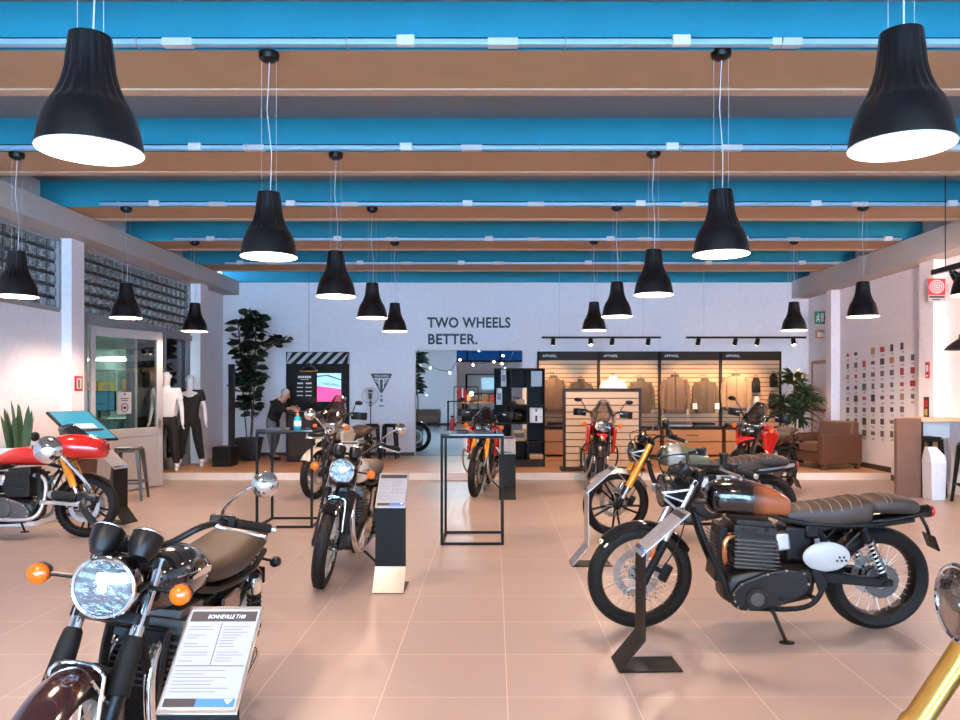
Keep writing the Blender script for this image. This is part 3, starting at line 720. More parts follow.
        for s in (-1, 1):
            c = V((g('tail', (-1.03, .74))[0]+.06, s*.14, g('tail', (-1.03, .74))[1]-.09))
            b = MB(); b.tube([(c.x, s*.02, c.z+.01), c], .008, 8); b.mi = 1; b.lathe([(0, -.04), (.022, -.035), (.028, 0), (.02, .022), (0, .026)][::-1], 16, T(c) @ Ry(-90)); b.build('indicator', ['black_satin', g('rear_ind', 'black_satin')], root)
    # fuel tank
    tk = g('tank', [(.335, .83, .055, .05, .06), (.30, .84, .105, .09, .10), (.20, .835, .140, .115, .10), (.06, .825, .140, .115, .10), (-.07, .805, .115, .09, .085), (-.16, .785, .085, .06, .065), (-.185, .775, .05, .035, .04)])
    b = MB(); q = loft(b, tk, 2.5, 28); t = b.build('fuel_tank', g('tank_mat', 'black_gloss'), root, smooth=60)
    zt = max(s[1]+s[3] for s in q); xt = [s for s in q if s[1]+s[3] > zt-.004][0][0]-.02
    b = MB(); b.lathe([(0, -.01), (.036, -.01), (.036, .008), (.03, .014), (0, .015)], 24, T(xt, 0, zt-.002)); b.build('filler_cap', g('cap_mat', 'chrome'), t)
    if g('stripe'):
        for s in (-1, 1):
            b = MB(); pts = []
            for sec in q:
                if -.13 < sec[0] < .29:
                    rr = ring(sec[0], 0, sec[1], sec[2]+.0012, sec[3], 2.5, 28, sec[4]); j = g('stripe_j', 0); pts.append(rr[(j if s > 0 else 14-j) % 28])
            b.tube(pts, .004, 6); b.build('tank_stripe', g('stripe'), t)
    if g('badge'):
        for s in (-1, 1):
            sec = min(q, key=lambda e: abs(e[0]-.12)); b = MB()
            b.prism([(-.085, -.012), (.085, -.004), (.09, .008), (.0, .018), (-.085, .012)], .004, T(.12, s*(sec[2]+.0), sec[1]+.02) @ Rx(90 if s < 0 else -90) @ (I4 if s < 0 else Matrix.Diagonal((1, -1, 1, 1))))
            b.build('tank_badge', 'chrome', t)
    if g('knee_pad'):
        for s in (-1, 1):
            b = MB(); sec = min(q, key=lambda e: abs(e[0]+.02)); b.ell((-.02, s*(sec[2]-.012), sec[1]-.01), (.09, .018, .05), 20, 10); b.build('knee_pad', 'black_rubber', t)
    # seat
    st = g('seat', [(-.14, .755, .085, .03, .03), (-.26, .745, .115, .05, .05), (-.45, .745, .135, .055, .055), (-.70, .765, .125, .055, .055), (-.86, .775, .10, .045, .05), (-.89, .775, .06, .03, .03)])
    b = MB(); q = loft(b, st, 3, 24); se = b.build('seat', g('seat_mat', 'seat_taupe'), root, smooth=60)
    if g('seat_ribs'): seat_lines(se, q, g('seat_ribs'))
    if g('pad'):
        b = MB(); q2 = loft(b, g('pad'), 3, 24); pd = b.build('passenger_pad', g('seat_mat', 'seat_taupe'), root, smooth=60)
        if g('pad_ribs'): seat_lines(pd, q2, g('pad_ribs'))
    # frame
    hsx, hsz = a0.x+u.x*(fl-.12), a0.z+u.z*(fl-.12)
    b = MB(); b.cyl((a0+u*(fl-.20)), (a0+u*(fl-.03)), .034)
    fy2 = .10
    for s in (-1, 1):
        b.tube(spline([(hsx-.02, s*.03, hsz-.05), (hsx-.075, s*.07, .60), (.235, s*.10, .32), (.17, s*.11, .19), (.05, s*.11, .165), (-.25, s*.11, .17), (-.36, s*.11, .28), (-.38, s*.10, .50), (-.33, s*.08, .70)], 5), .0165, 8)
        b.tube(spline([(hsx-.03, s*.02, hsz-.02), (.1, s*.05, .78), (-.2, s*.10, .70), (-.6, s*.115, .68), (g('sub_end', -.92), s*.085, g('sub_z', .71))], 5), .0155, 8)
        b.tube([(-.37, s*.11, .42), (-.60, s*.125, .67)], .012, 8)
    b.cyl((-.60, -.125, .67), (-.60, .125, .67), .012); b.build('frame', blackm, root)
    b = MB(); b.box((.262, 0, .50), (.045, .21, .34), Ry(-6)); rd = b.build('radiator', 'black_satin', root, bevel=.008)
    b = MB()
    for i in range(12): b.box((.287+.0025*i-.012, 0, .36+.024*i), (.006, .19, .005), Ry(-6))
    b.build('radiator_fins', 'engine_grey', rd)
    # engine
    b = MB(); b.rings([ring(x, 0, z, w, h, 4, 20) for x, z, w, h in ((.24, .27, .09, .06), (.20, .285, .125, .10), (.05, .30, .14, .125), (-.15, .31, .14, .13), (-.29, .32, .13, .11), (-.32, .32, .09, .07))])
    en = b.build('engine', em, root, smooth=50, bevel=.006)
    tl = Ry(-4)
    b = MB(); b.box((.055, 0, .52), (.25, .25, .23), tl); b.build('cylinder_block', em, en, bevel=.012)
    b = MB()
    for i in range(8): b.box((.05+.0015*i, 0, .425+.024*i), (.285-.003*i, .292, .010), tl)
    b.build('cooling_fins', g('fin_mat', em), en, bevel=.003)
    b = MB(); b.box((.065, 0, .655), (.26, .27, .055), tl); b.box((.065, 0, .695), (.22, .22, .035), tl)
    for s in (-1, 1):
        for xx in (-.02, .05, .12): b.cyl((xx+.02, s*.13, .66), (xx+.02, s*.142, .66), .012, n=10)
    b.build('cylinder_head', g('head_mat', em), en, bevel=.014)
    cov = [(.205, .225), (.215, .27), (.165, .34), (.0, .405), (-.12, .43), (-.235, .41), (-.265, .34), (-.25, .275), (-.10, .20), (.12, .17), (.185, .185)]
    for s in (-1, 1):
        Xc = T(0, s*.135, 0) @ Rx(90) if s < 0 else T(0, .135, 0) @ Rx(90) @ Matrix.Diagonal((1, 1, -1, 1))
        b = MB(); b.prism(cov[::-1], .035, Xc); ec = b.build('engine_cover', g('cover_mat', em), en, bevel=.012, seg=3)
        b = MB(); y0 = s*.165
        cx, cz, cr = (.06, .245, .07) if s > 0 else (-.06, .30, .10)
        b.cyl((cx, y0, cz), (cx, y0+s*.018, cz), cr, cr*.93, 32); b.mi = 1; b.cyl((cx, y0+s*.018, cz), (cx, y0+s*.022, cz), cr*.62, cr*.6, 28); b.build('round_cover', [g('cover_mat', em), g('ring_mat', 'engine_grey')], ec, bevel=.003)
        b = MB()
        for p in cov[::1]: b.cyl((p[0]*.94-.001, s*.17, .295+(p[1]-.295)*.93), (p[0]*.94-.001, s*.178, .295+(p[1]-.295)*.93), .006, n=8)
        b.build('bolts', 'alloy', ec)
    for s in (-1, 1):
        b = MB(); b.box((-.105, s*.10, .585), (.085, .075, .11), Ry(8)); b.cyl((-.06, s*.09, .59), (.0, s*.09, .62), .028)
        b.build('throttle_body', g('throttle_mat', 'brushed'), en, bevel=.012)
    b = MB(); b.box((-.22, 0, .56), (.17, .17, .22)); b.box((-.30, 0, .64), (.10, .19, .10)); b.build('air_box', 'black_satin', root, bevel=.02)
    # exhaust
    xm = g('pipe_mat', 'chrome')
    b = MB()
    for s in (-1, 1):
        if g('high_pipe'): pts = [(.17, s*.09, .62), (.235, s*.115, .60), (.25, s*.12, .53), (.235, s*.10, .45), (.20, -.02, .42), (.05, -.19, .50-.03*s), (-.25, -.20, .52-.04*s)]
        else: pts = [(.19, s*.07, .63), (.27, s*.075, .62), (.325, s*.085, .54), (.325, s*.11, .38), (.28, s*.145, .24), (.15, s*.165, .19), (-.2, s*.175, .21), (-.36, s*.18, .24)]
        b.tube(spline(pts, 5), .0205, 12)
    b.build('exhaust_pipe', xm, root)
    sil = [((-.26, -.20, .555), (-.86, -.19, .64)), ((-.26, -.20, .475), (-.86, -.19, .55))] if g('high_pipe') else [((-.34, s*.18, .235), g('can_end', lambda q: (-.98, q*.20, .325))(s)) for s in (-1, 1)]
    if g('one_can'): sil = [((-.34, -.18, .28), (-.92, -.21, .52))]
    for a, c in sil:
        a, c = V(a), V(c); b = MB(); d = c-a; b.tube([a, a+d*.05, a+d*.16, a+d*.8, a+d*.98, c], [.022, .034, .047, .047, .036, .032], 18); b.mi = 1; b.cyl(c-d*.01, c+d*.004, .022); b.build('silencer', [g('can_mat', xm), 'black_satin'], root)
    # swingarm, shocks, chain
    b = MB()
    for s in (-1, 1):
        pv = [(-.32, s*.085, .36), (-.42, s*.105, .355), (rx+.02, s*.115, Rr), (rx-.05, s*.115, Rr)]
        rs = [[(p[0], p[1]+dy, p[2]+dz) for dy, dz in ((-.012, -h), (.012, -h), (.012, h), (-.012, h))] for p, h in zip(pv, (.03, .032, .026, .02))]; b.rings(rs if s > 0 else rs)
        b.cyl((rx, s*.09, Rr), (rx, s*.14, Rr), .018, n=12)
    b.cyl((-.33, -.11, .36), (-.33, .11, .36), .035); b.build('swingarm', g('arm_mat', 'black_satin'), root, bevel=.005)
    b = MB()
    for zz in (.04, -.055): b.box(((rx-.27)/2, -.078, Rr+zz+.01), (abs(rx+.27), .012, .016), Ry(-2 if zz > 0 else 4))
    b.build('chain', 'engine_grey', root)
    if g('shocks', True):
        for s in (-1, 1):
            a, c = V((-.585, s*.145, .665)), V((rx+.025, s*.15, Rr+.05)); d = c-a
            b = MB(); b.cyl(a, c, .012); b.tube([a-d*.03, a, a+d*.25, a+d*.27], [.012, .024, .026, .02], 16); b.cyl(a+d*.9, c, .022); b.cyl(a+V((0, -s*.03, 0)), a+V((0, s*.022, 0)), .017, n=14); b.cyl(c+V((0, -s*.03, 0)), c+V((0, s*.022, 0)), .015, n=14)
            sh = b.build('shock_absorber', g('shock_mat', 'black_satin'), root)
            b = MB(); coil(b, a+d*.25, a+d*.92, .029, 8, .0058); b.build('spring', g('spring_mat', 'alloy'), sh)
            if g('shock_cap'):
                b = MB(); b.tube([a-d*.02, a+d*.02, a+d*.22, a+d*.26], [.026, .036, .036, .030], 18); b.build('shock_cover', 'chrome', sh)
    else:
        b = MB(); b.cyl((-.40, 0, .62), (-.45, 0, .36), .03); coil(b, (-.40, 0, .62), (-.45, 0, .38), .042, 6, .008); b.build('shock_absorber', 'black_satin', root)
    # rear fender, tail light
    tx, tz = g('tail', (-1.03, .74))
    b = MB()
    if g('rfend', 'classic') == 'classic': arc_fender(b, (rx, 0, Rr), Rr+.06, 18, 128, .09, .04)
    else:
        q = spline([(-.62, .70, .10, .02, .02), (-.80, .71, .095, .022, .022), (tx+.02, tz, .06, .025, .02)], 5); b.rings([ring(s[0], 0, s[1], s[2], s[3], 3, 16, s[4]) for s in q])
    rf = b.build('rear_fender', g('rfender_mat', fm), root, smooth=50)
    b = MB(); b.tube([(tx+.05, 0, tz), (tx+.045, 0, tz), (tx, 0, tz+.002), (tx-.02, 0, tz)], [.02, .038, .042, .03], 16); tlb = b.build('tail_light', 'black_satin', root)
    b = MB(); b.ell((tx-.018, 0, tz), (.028, .036, .036), 16, 10); b.build('tail_lens', 'tail_red', tlb)
    b = MB(); b.tube([(tx+.04, 0, tz-.03), (tx+.0, 0, tz-.10), (tx-.035, 0, tz-.20)], .012, 8); b.box((tx-.03, 0, tz-.19), (.012, .14, .10), Ry(22)); b.build('plate_hanger', 'black_satin', root, bevel=.004)
    # side covers
    for s in (-1, 1):
        if g('oval'):
            b = MB(); b.ell((-.37, s*.135, .495), (.145, .022, .092), 28, 12); sc = b.build('side_cover', g('oval'), root)
            if s > 0:
                b = MB()
                for i, (px, pz) in enumerate(((0, 0), (.028, 0), (.056, 0), (.014, .022), (.042, .022))): b.cyl((-.455-.028+px*1.0, .150, .475+pz), (-.455-.028+px, .158, .475+pz), .0065, n=10)
                b.build('screws', 'black_satin', sc)
        elif not adv:
            b = MB(); Xc = T(0, s*.115, 0) @ Rx(90) @ (I4 if s < 0 else Matrix.Diagonal((1, 1, -1, 1))); b.prism([(-.22, .66), (-.42, .66), (-.46, .58), (-.36, .44), (-.24, .46)], .022, Xc); b.build('side_cover', g('side_mat', 'black_gloss'), root, bevel=.01)
    # foot pegs, side stand
    for s in (-1, 1):
        b = MB(); b.cyl((-.24, s*.13, .27), (-.25, s*.25, .28), .014, n=10); b.tube([(-.22, s*.15, .27), (-.14, s*.17, .24), (-.07, s*.18, .25)], .007, 6); b.box((-.33, s*.135, .36), (.06, .012, .14), Ry(20)); b.build('foot_peg', 'black_satin', root)
    sl = max(lean, 4); yy = .30; zz = yy*math.tan(rad(sl)) if lean else .0
    b = MB(); b.tube([(-.02, .12, .19), (-.05, .16, .15), (-.075, yy-.012, zz+.012)], [.016, .012, .011], 8); b.lathe([(0, .004), (.035, .004), (.035, .012), (0, .012)], 18, T(-.08, yy, zz-.003) @ Rx(sl) @ Matrix.Diagonal((1.3, .9, 1, 1))); b.build('side_stand', 'black_satin', root)
    # cables
    b = MB()
    for s in (-1, 1):
        if g('no_cables'): continue
        st_ = V((bx+.09, s*(bw-.16), bz)); b.tube(spline([st_, (hx-.02, s*.14, bz-.02), (hsx+.05, s*.11, hsz+.0), (hsx-.06, s*.07, hsz-.10)], 6), .005, 6)
        b.tube(spline([fp(.12, -.08, s*.09), fp(.3, -.09, s*.10), fp(.5, -.05, s*.11), fp(fl, -.0, s*.10)], 6), .004, 6)
    b.build('control_cables', 'black_rubber', root)
    # ------------------------------------------------ adventure bodywork
    if adv:
        pm, sm = g('body_mat', 'red_paint'), g('shroud_mat', 'red_paint')
        X = I4
        b = MB(); q = spline([(.34, .94, .10, .05, .06), (.46, .96, .125, .075, .075), (.56, .95, .115, .07, .06), (.63, .92, .06, .03, .025)], 5); b.rings([ring(s[0], 0, s[1], s[2], s[3], 2.6, 20, s[4]) for s in q]); nose = b.build('nose_fairing', g('nose_mat', 'black_satin'), root, smooth=60)
        for s in (-1, 1):
            b = MB(T(.60, s*.055, .96) @ Ry(78) @ Rz(0)); b.lathe([(0, .0), (.03, -.004), (.05, .006), (.054, .016)], 24, Matrix.Diagonal((.8, 1, 1, 1))); lp = b.build('headlight', 'headlamp_reflector', root)
            b = MB(T(.60, s*.055, .96) @ Ry(78)); b.lathe([(.054, .016), (.03, .03), (0, .034)], 24, Matrix.Diagonal((.8, 1, 1, 1))); b.build('headlight_lens', 'lens_glass', lp)
            b = MB(T(.60, s*.055, .96) @ Ry(78)); b.torus(.053, .006, 24, 6, T(0, 0, .016) @ Matrix.Diagonal((.8, 1, 1, 1))); b.build('headlight_rim', 'black_gloss', lp)
        if g('beak', True):
            b = MB(); q = spline([(.42, .84, .10, .03, .03), (.60, .85, .09, .03, .025), (.76, .83, .055, .02, .014), (.86, .79, .02, .008, .006)], 5); b.rings([ring(s[0], 0, s[1], s[2], s[3], 2.2, 16, s[4]) for s in q]); b.build('beak', g('beak_mat', pm), root, smooth=60)
        ws = g('screen', .36)
        b = MB(); rs = []
        for i in range(9):
            t_ = i/8; xx = .56-.20*t_-.04*t_*t_; z_ = 1.00+ws*t_; w_ = (.12+.07*math.sin(PI*min(1, t_*1.1+.1)))*(1-.25*t_**4)
            rs.append([(xx-.10*(abs(y_)**2), w_*y_, z_-.03*abs(y_)**3) for y_ in (-1, -.75, -.5, -.25, 0, .25, .5, .75, 1)])
        vs = [p for r in rs for p in r]; fs = [(i*9+j, i*9+j+1, i*9+j+10, i*9+j+9) for i in range(8) for j in range(8)]
        b.add(vs, fs); b.build('windshield', g('screen_mat', 'smoke_glass'), root, solid=.004, smooth=60)
        b = MB(); b.tube([(.46, -.1, 1.0), (.42, -.09, 1.18)], .008, 6); b.tube([(.46, .1, 1.0), (.42, .09, 1.18)], .008, 6); b.build('screen_bracket', 'black_satin', root)
        for s in (-1, 1):
            Xc = T(0, s*.17, 0) @ Rx(90) @ (I4 if s < 0 else Matrix.Diagonal((1, 1, -1, 1)))
            b = MB(); b.prism([(.50, .93), (.30, .97), (.02, .90), (.10, .78), (.24, .62), (.36, .56), (.42, .70)], .05, Xc @ Ry(0)); b.build('tank_shroud', sm, root, bevel=.016, seg=3)
            b = MB(); b.tube(spline([(.36, s*.12, .74), (.42, s*.24, .66), (.36, s*.27, .50), (.22, s*.24, .32), (.05, s*.16, .22)], 5), .0125, 8); b.tube(spline([(.40, s*.25, .62), (.18, s*.27, .58), (.0, s*.16, .55)], 5), .011, 8); b.build('crash_bar', g('bar2', 'black_satin'), root)
        b = MB(); b.box((.13, 0, .15), (.34, .22, .02), Ry(4)); b.box((.30, 0, .22), (.02, .2, .14), Ry(-35)); b.build('skid_plate', 'alloy', root, bevel=.006)
        b = MB()
        for s in (-1, 1): b.tube(spline([(-.55, s*.12, .85), (-.75, s*.15, .90), (-.98, s*.13, .92), (-1.02, 0, .92)], 5), .011, 8)
        b.box((-.88, 0, .90), (.26, .18, .014)); b.build('luggage_rack', g('rack_mat', 'black_satin'), root, bevel=.004)
    if g('fairing'):
        b = MB(T(.24, 0, .02)); q = spline([(.20, .90, .20, .12, .10), (.34, .90, .21, .14, .13), (.50, .89, .17, .12, .12), (.60, .88, .13, .095, .10), (.62, .88, .11, .08, .085)], 5); b.rings([ring(s[0], 0, s[1], s[2], s[3], 2.3, 28, s[4]) for s in q]); b.build('nose_fairing', g('fairing'), root, smooth=60)
        b = MB(T(.24, 0, .02)); rs = []
        for i in range(7):
            t_ = i/6; rs.append([(.50-.22*t_-.08*abs(y_)**2, .13*y_, .97+.17*t_**.8-.05*abs(y_)**2) for y_ in (-1, -.6, -.3, 0, .3, .6, 1)])
        vs = [p for r in rs for p in r]; b.add(vs, [(i*7+j, i*7+j+1, i*7+j+8, i*7+j+7) for i in range(6) for j in range(6)]); b.build('fly_screen', 'smoke_glass', root, solid=.004, smooth=60)
    if g('cowl'):
        b = MB(); q = spline([(-.55, .80, .13, .05, .05), (-.75, .83, .12, .06, .06), (-.92, .84, .07, .04, .04)], 5); b.rings([ring(s[0], 0, s[1], s[2], s[3], 2.4, 20, s[4]) for s in q]); b.build('seat_cowl', g('cowl'), root, smooth=60)
    return root
# ------------------------------------------------------------------ the bikes on show
ramp_mat('tank_fade', [(-.19, (.33, .085, .026)), (.0, (.29, .072, .022)), (.09, (.012, .008, .007)), (.34, (.006, .006, .007))], 0, .16, .8)
ramp_mat('tank_twotone', [(.70, (.05, .012, .010)), (.79, (.05, .012, .010)), (.80, (.007, .007, .008)), (.95, (.007, .007, .008))], 2, .12, .9)
ramp_mat('tank_green', [(-.2, (.10, .11, .065)), (.12, (.10, .11, .065)), (.16, (.34, .32, .27)), (.24, (.34, .32, .27)), (.27, (.05, .055, .035)), (.35, (.05, .055, .035))], 0, .2, .6)
def at(px, py, lx, yaw, lz=0):
    """ground origin of a bike whose local point (lx, 0) touches the floor seen at px, py"""
    g_ = G(px, py); a = rad(yaw); return (g_.x-lx*math.cos(a), g_.y-lx*math.sin(a), 0)
SCR_SEAT = [(-.15, .735, .08, .04, .04), (-.28, .735, .115, .065, .08), (-.45, .745, .128, .075, .095), (-.58, .765, .128, .078, .10), (-.65, .775, .12, .06, .09), (-.67, .775, .09, .04, .06)]
SCR_PAD = [(-.655, .80, .09, .035, .04), (-.69, .80, .112, .05, .055), (-.80, .80, .112, .052, .06), (-.93, .785, .10, .045, .045), (-.965, .78, .07, .025, .03)]
scr = dict(tread=False, rimlamp='black_satin', fork='classic', gaiter=False, head=(.615, .88, .10), shell_mat='black_satin', tri_bracket=True, bracket_mat='alloy_dull', seat=SCR_SEAT, pad=SCR_PAD, seat_mat='seat_brown',
   seat_ribs=[-.22, -.28, -.34, -.40, -.46, -.52, -.58], pad_ribs=[-.74, -.77], high_pipe=True, pipe_mat='copper_pipe', can_mat='black_satin', rfend='short', tail=(-1.05, .745), indicators=False, mirror=None, gauges=(1,),
   rear_ind='black_satin', bar_z=1.07, bar_x=.20, bar_w=.40, f0=40, f1=150)
bike('tan and black scrambler with oval white side panel, parked side-on at right front', (1.655+.0, 4.86+.03, 0), 180, 4, 6,
     tank_mat='tank_fade', oval='white_paint', reflector=True, Rf=.335, Rr=.325, hr=.075, WB=1.48, spring_mat='alloy', slider_mat='black_satin', throttle_mat='alloy', reservoir=1, fin_mat='engine_grey', **scr)
s2 = dict(scr); s2.update(fork='usd', gold='gold_fork', seat_mat='seat_brown', pipe_mat='alloy', can_mat='alloy')
bike('olive green scrambler with gold fork and brown ribbed seat, behind the tan and black one', (2.0, 7.92, 0), 180, 4, 8,
     tank_mat='tank_green', side_mat='alloy_dull', Rf=.345, Rr=.325, hr=.072, WB=1.52, wheel='cast', fender_mat='alloy_dull', engine_mat='engine_black', mirror='left', mir=(.36, .30, 1.22), mir_mat='black_satin', stay_mat='alloy_dull', reservoir=1, **{k_: v_ for k_, v_ in s2.items() if k_ not in ('mirror',)})
bon = dict(can_end=lambda q: (-.66, q*.165, .29), no_cables=True, seat_mat='seat_taupe', lever_mat='alloy', pipe_mat='chrome', can_mat='chrome', bracket_mat='black_satin', ind_shell='black_satin', shock_cap=True, spring_mat='black_satin', badge=True, stripe='chrome', stripe_j=1,
   fender_hoop=True, stay_mat='chrome', cover_mat='alloy', fin_mat='engine_grey', head_mat='engine_grey', seat=[(-.13, .77, .085, .035, .035), (-.26, .765, .12, .055, .055), (-.45, .765, .14, .06, .06), (-.70, .785, .13, .06, .06), (-.86, .795, .11, .05, .055), (-.90, .79, .07, .03, .04)])
bike('black and maroon classic roadster with big round headlight, nearest at lower left', (-1.343, 2.99, 0.0), -90, 8, 4, tank_mat='tank_twotone', gaiter='short', mirror='round', yoke_mat='black_satin', head=(.60, .90, .096), hoop_a=96, bar_w=.39, bar_z=1.08, side_mat='maroon_paint', fender_mat='maroon_paint', grip_mat='black_rubber', rim_mat='alloy', **bon)
bike('black and cream classic roadster with round headlight beside the tall price stand, left of center', at(321, 588, .725, -91), -91, 8, 3, tank_mat='cream_paint', hoop_a=96, rim_mat='alloy', frame_mat='black_satin', mirror='round', fender_mat='black_gloss', **bon)
ADT = [(.36, .90, .06, .05, .06), (.30, .92, .14, .10, .12), (.18, .91, .19, .13, .13), (.04, .89, .19, .12, .12), (-.08, .86, .14, .09, .09), (-.17, .83, .09, .05, .05)]
ADS = [(-.15, .83, .09, .035, .04), (-.28, .83, .13, .05, .06), (-.46, .84, .16, .055, .06), (-.52, .87, .15, .06, .06), (-.75, .90, .14, .06, .06), (-.88, .90, .10, .04, .05)]
adv = dict(adv=True, Rf=.345, Rr=.33, WB=1.52, fork='usd', tank=ADT, seat=ADS, seat_mat='seat_brown', hand_guard=True, bar_w=.42, bar_z=1.17, bar_x=.20, fork_len=.74, mirror='oval', mir_mat='black_satin', mir=(.33, .38, 1.34), shocks=False, one_can=True, pipe_mat='alloy', tail=(-1.0, .84), sub_z=.80, fdiscs=(1, -1), cover_mat='engine_grey')
bike('adventure bike with clear windshield and bronze tank, behind the roadster near the service counter', at(314, 499, .76, -103), -103, 6, -8, tank_mat='cream_paint', shroud_mat='cream_paint', body_mat='cream_paint', beak_mat='cream_paint', nose_mat='brushed', screen_mat='screen_glass', gold='black_satin', wheel='spoke', fender_mat='cream_paint', bar2='alloy', screen=.44, **adv)
bike('adventure bike with gold fork and red sides parked behind the center wire table', at(474, 497, .76, -96), -96, 6, -6, tank_mat='red_paint', shroud_mat='red_paint', body_mat='black_satin', beak=False, nose_mat='black_satin', gold='gold_fork', wheel='spoke', fender_mat='black_satin', bar2='alloy', screen=.26, **adv)
bike('red and white adventure bike facing forward before the freestanding slatwall', at(598, 494, .76, -94), -94, 5, -4, tank_mat='red_paint', shroud_mat='red_paint', body_mat='red_paint', nose_mat='engine_grey', gold='black_satin', wheel='cast', fender_mat='black_satin', screen_mat='screen_glass', screen=.36, bar2='black_satin', **adv)
bike('red adventure bike with dark windshield and tan seat, behind the green scrambler at right', (3.80, 11.05, 0), 180+46, 5, 6, tank_mat='red_paint', shroud_mat='red_paint', body_mat='red_paint', nose_mat='black_satin', gold='black_satin', wheel='spoke', fender_mat='black_satin', rack_mat='alloy', bar2='alloy', screen=.34, **{**adv, 'seat_mat': 'seat_taupe'})
bike('red cafe racer with bullet fairing at the left edge beside the touchscreen', at(86, 537, .70, 2), 2, 4, 0, tank_mat='red_paint', fairing='red_paint', cowl='red_paint', fork='usd', gold='gold_fork', wheel='cast', fdiscs=(-1, 1), WB=1.40, Rf=.315, Rr=.32, hf=.055, hr=.085, head=(.845, .90, .075), no_head=False, bar_z=.93, bar_x=.30, bar_w=.33, mirror='round', mir=(.36, .40, 1.02), mir_mat='black_satin', cover_mat='engine_grey', pipe_mat='brushed', can_mat='black_satin', indicators=False, rfend='short', fender_mat='black_satin', seat_mat='seat_dark', fork_len=.60, rake=24,
     tank=[(.36, .80, .05, .04, .05), (.30, .82, .13, .08, .09), (.16, .83, .16, .10, .10), (-.02, .82, .16, .09, .09), (-.16, .79, .11, .06, .06), (-.26, .77, .06, .03, .04)], seat=[(-.22, .76, .08, .03, .03), (-.40, .76, .12, .04, .05), (-.60, .79, .12, .04, .05), (-.66, .80, .08, .03, .03)])
bike('bike with gold fork cut off at the lower right corner, nearest on the right', (1.55, 1.82, 0), 180, 4, 0, no_cables=True, fork='usd', gold='gold_pale', head=(.50, 1.02, .088), rake=31, fork_len=.86, mirror=None, gauges=(), indicators=False, tank_mat='black_gloss', shell_mat='black_satin', rimlamp='chrome', bar_z=1.18, bar_x=-.16, bar_w=.34, WB=1.50)
bike('black bike standing in the next room, front wheel past the doorway edge', (-2.45, 17.45, PL), -12, 5, 4, tank_mat='black_gloss', mirror=None, indicators=False, seat_mat='seat_dark', **{'can_mat': 'black_satin', 'pipe_mat': 'black_satin'})
# ------------------------------------------------------------------ info stands (face local -y)
def info_stand(label, loc, yaw, title=None, silver=False, post='black_metal', logo=True, sheet='sheet_white', w=.23):
    t = thing('info_stand', label, 'info stand', loc, yaw, 'info stands beside the bikes')
    sec = [(.20, .006), (-.14, .006), (-.002, .17), (-.002, .635), (.25, .86)]
    def strip(pts, th=.006):
        b = MB()
        for (y0, z0), (y1, z1) in zip(pts[:-1], pts[1:]):
            d = V((0, y1-y0, z1-z0)).normalized(); nn = V((0, -d.z, d.y))*th/2
            q = [V((s*w/2, y, z))+k*nn for s in (-1, 1) for (y, z) in ((y0, z0), (y1, z1)) for k in (-1, 1)]
            b.add(q, [(0, 1, 3, 2), (6, 7, 5, 4), (0, 4, 5, 1), (2, 3, 7, 6), (1, 5, 7, 3), (0, 2, 6, 4)])
        return b
    strip(sec[:2]).build('base_plate', 'black_metal', t, smooth=0)
    strip(sec[1:3]).build('foot', 'brushed' if silver else post, t, smooth=0)
    strip(sec[2:4]).build('post', post, t, smooth=0)
    y0, z0, y1, z1 = -.022, .615, .24, .845
    a = math.atan2(z1-z0, y1-y0); X = T(0, y0, z0) @ Matrix.Rotation(a, 4, 'X'); Lp = math.hypot(y1-y0, z1-z0)
    b = MB(X); b.bb(-w/2, w/2, 0, Lp, -.004, .004); hd = b.build('sheet_holder', 'alloy', t, bevel=.002)
    b = MB(X); b.bb(-w/2+.008, w/2-.008, .012, Lp-.012, .004, .0052); sh = b.build('info_sheet', sheet, hd, smooth=0)
    b = MB(X); z = .0056; x0, x1 = -w/2+.014, w/2-.014
    b.bb(x0, x1, Lp-.055, Lp-.02, .005, z); b.mi = 1; b.bb(-.001, .001, Lp-.20, Lp-.058, .005, z); b.bb(x0, x1, Lp-.204, Lp-.202, .005, z)
    b.mi = 2
    rr = random.Random(5)
    for i in range(13):
        for sx in (x0, .006):
            if rr.random() < .85: b.bb(sx+.004, sx+.004+rr.uniform(.035, .08), Lp-.074-.0095*i, Lp-.0725-.0095*i, .005, z)
    for i in range(7): b.bb(x0+.004, x0+rr.uniform(.09, .19), Lp-.218-.011*i, Lp-.2165-.011*i, .005, z)
    b.mi = 3; b.bb(-.01, x1, .02, .045, .005, z); b.mi = 0; b.bb(x0, -.01, .02, .045, .005, z)
    b.build('print', ['ink_dark', 'ink_dark', 'ink_grey', 'ink_blue'], hd, smooth=0)
    if title: text('title', title, .019, 'letter_white', hd, X @ T(0.008, Lp-.0445, .0056), .115, .0004, 'CENTER', 1, .2)
    if logo: 
        b = MB(X); b.prism([(.07, .042), (.082, .028), (.094, .042)], .0008, T(0, 0, .0055)); b.build('logo', 'letter_white', hd, smooth=0)
    return t
def stand_at(px, py, yaw, **k):                # px,py: front edge of base seen on the floor
    g_ = G(px, py); r = Matrix.Rotation(rad(yaw), 3, 'Z') @ V((0, -.14, 0)); return g_-r
info_stand('info stand with white sheet titled BONNEVILLE T100 beside the nearest roadster', (-.838, 2.20, -.028), 0, title='BONNEVILLE T100')
info_stand('black info stand with silver foot and white sheet, beside the cream roadster', stand_at(388, 594, 0), 0, silver=True)
info_stand('black info stand with white sheet behind the center wire table', stand_at(507.5, 500, 0), 0, post='black_metal')
info_stand('thin info stand with tilted silver sheet before the tan and black scrambler', (.80, 4.22, 0), -88, post='black_metal')
info_stand('thin info stand with tilted sheet before the front wheel of the green scrambler', (.80, 6.68, 0), -88, post='brushed')
info_stand('black info stand with tilted sheet right of the red cafe racer', (-4.22, 8.75, 0), 76)

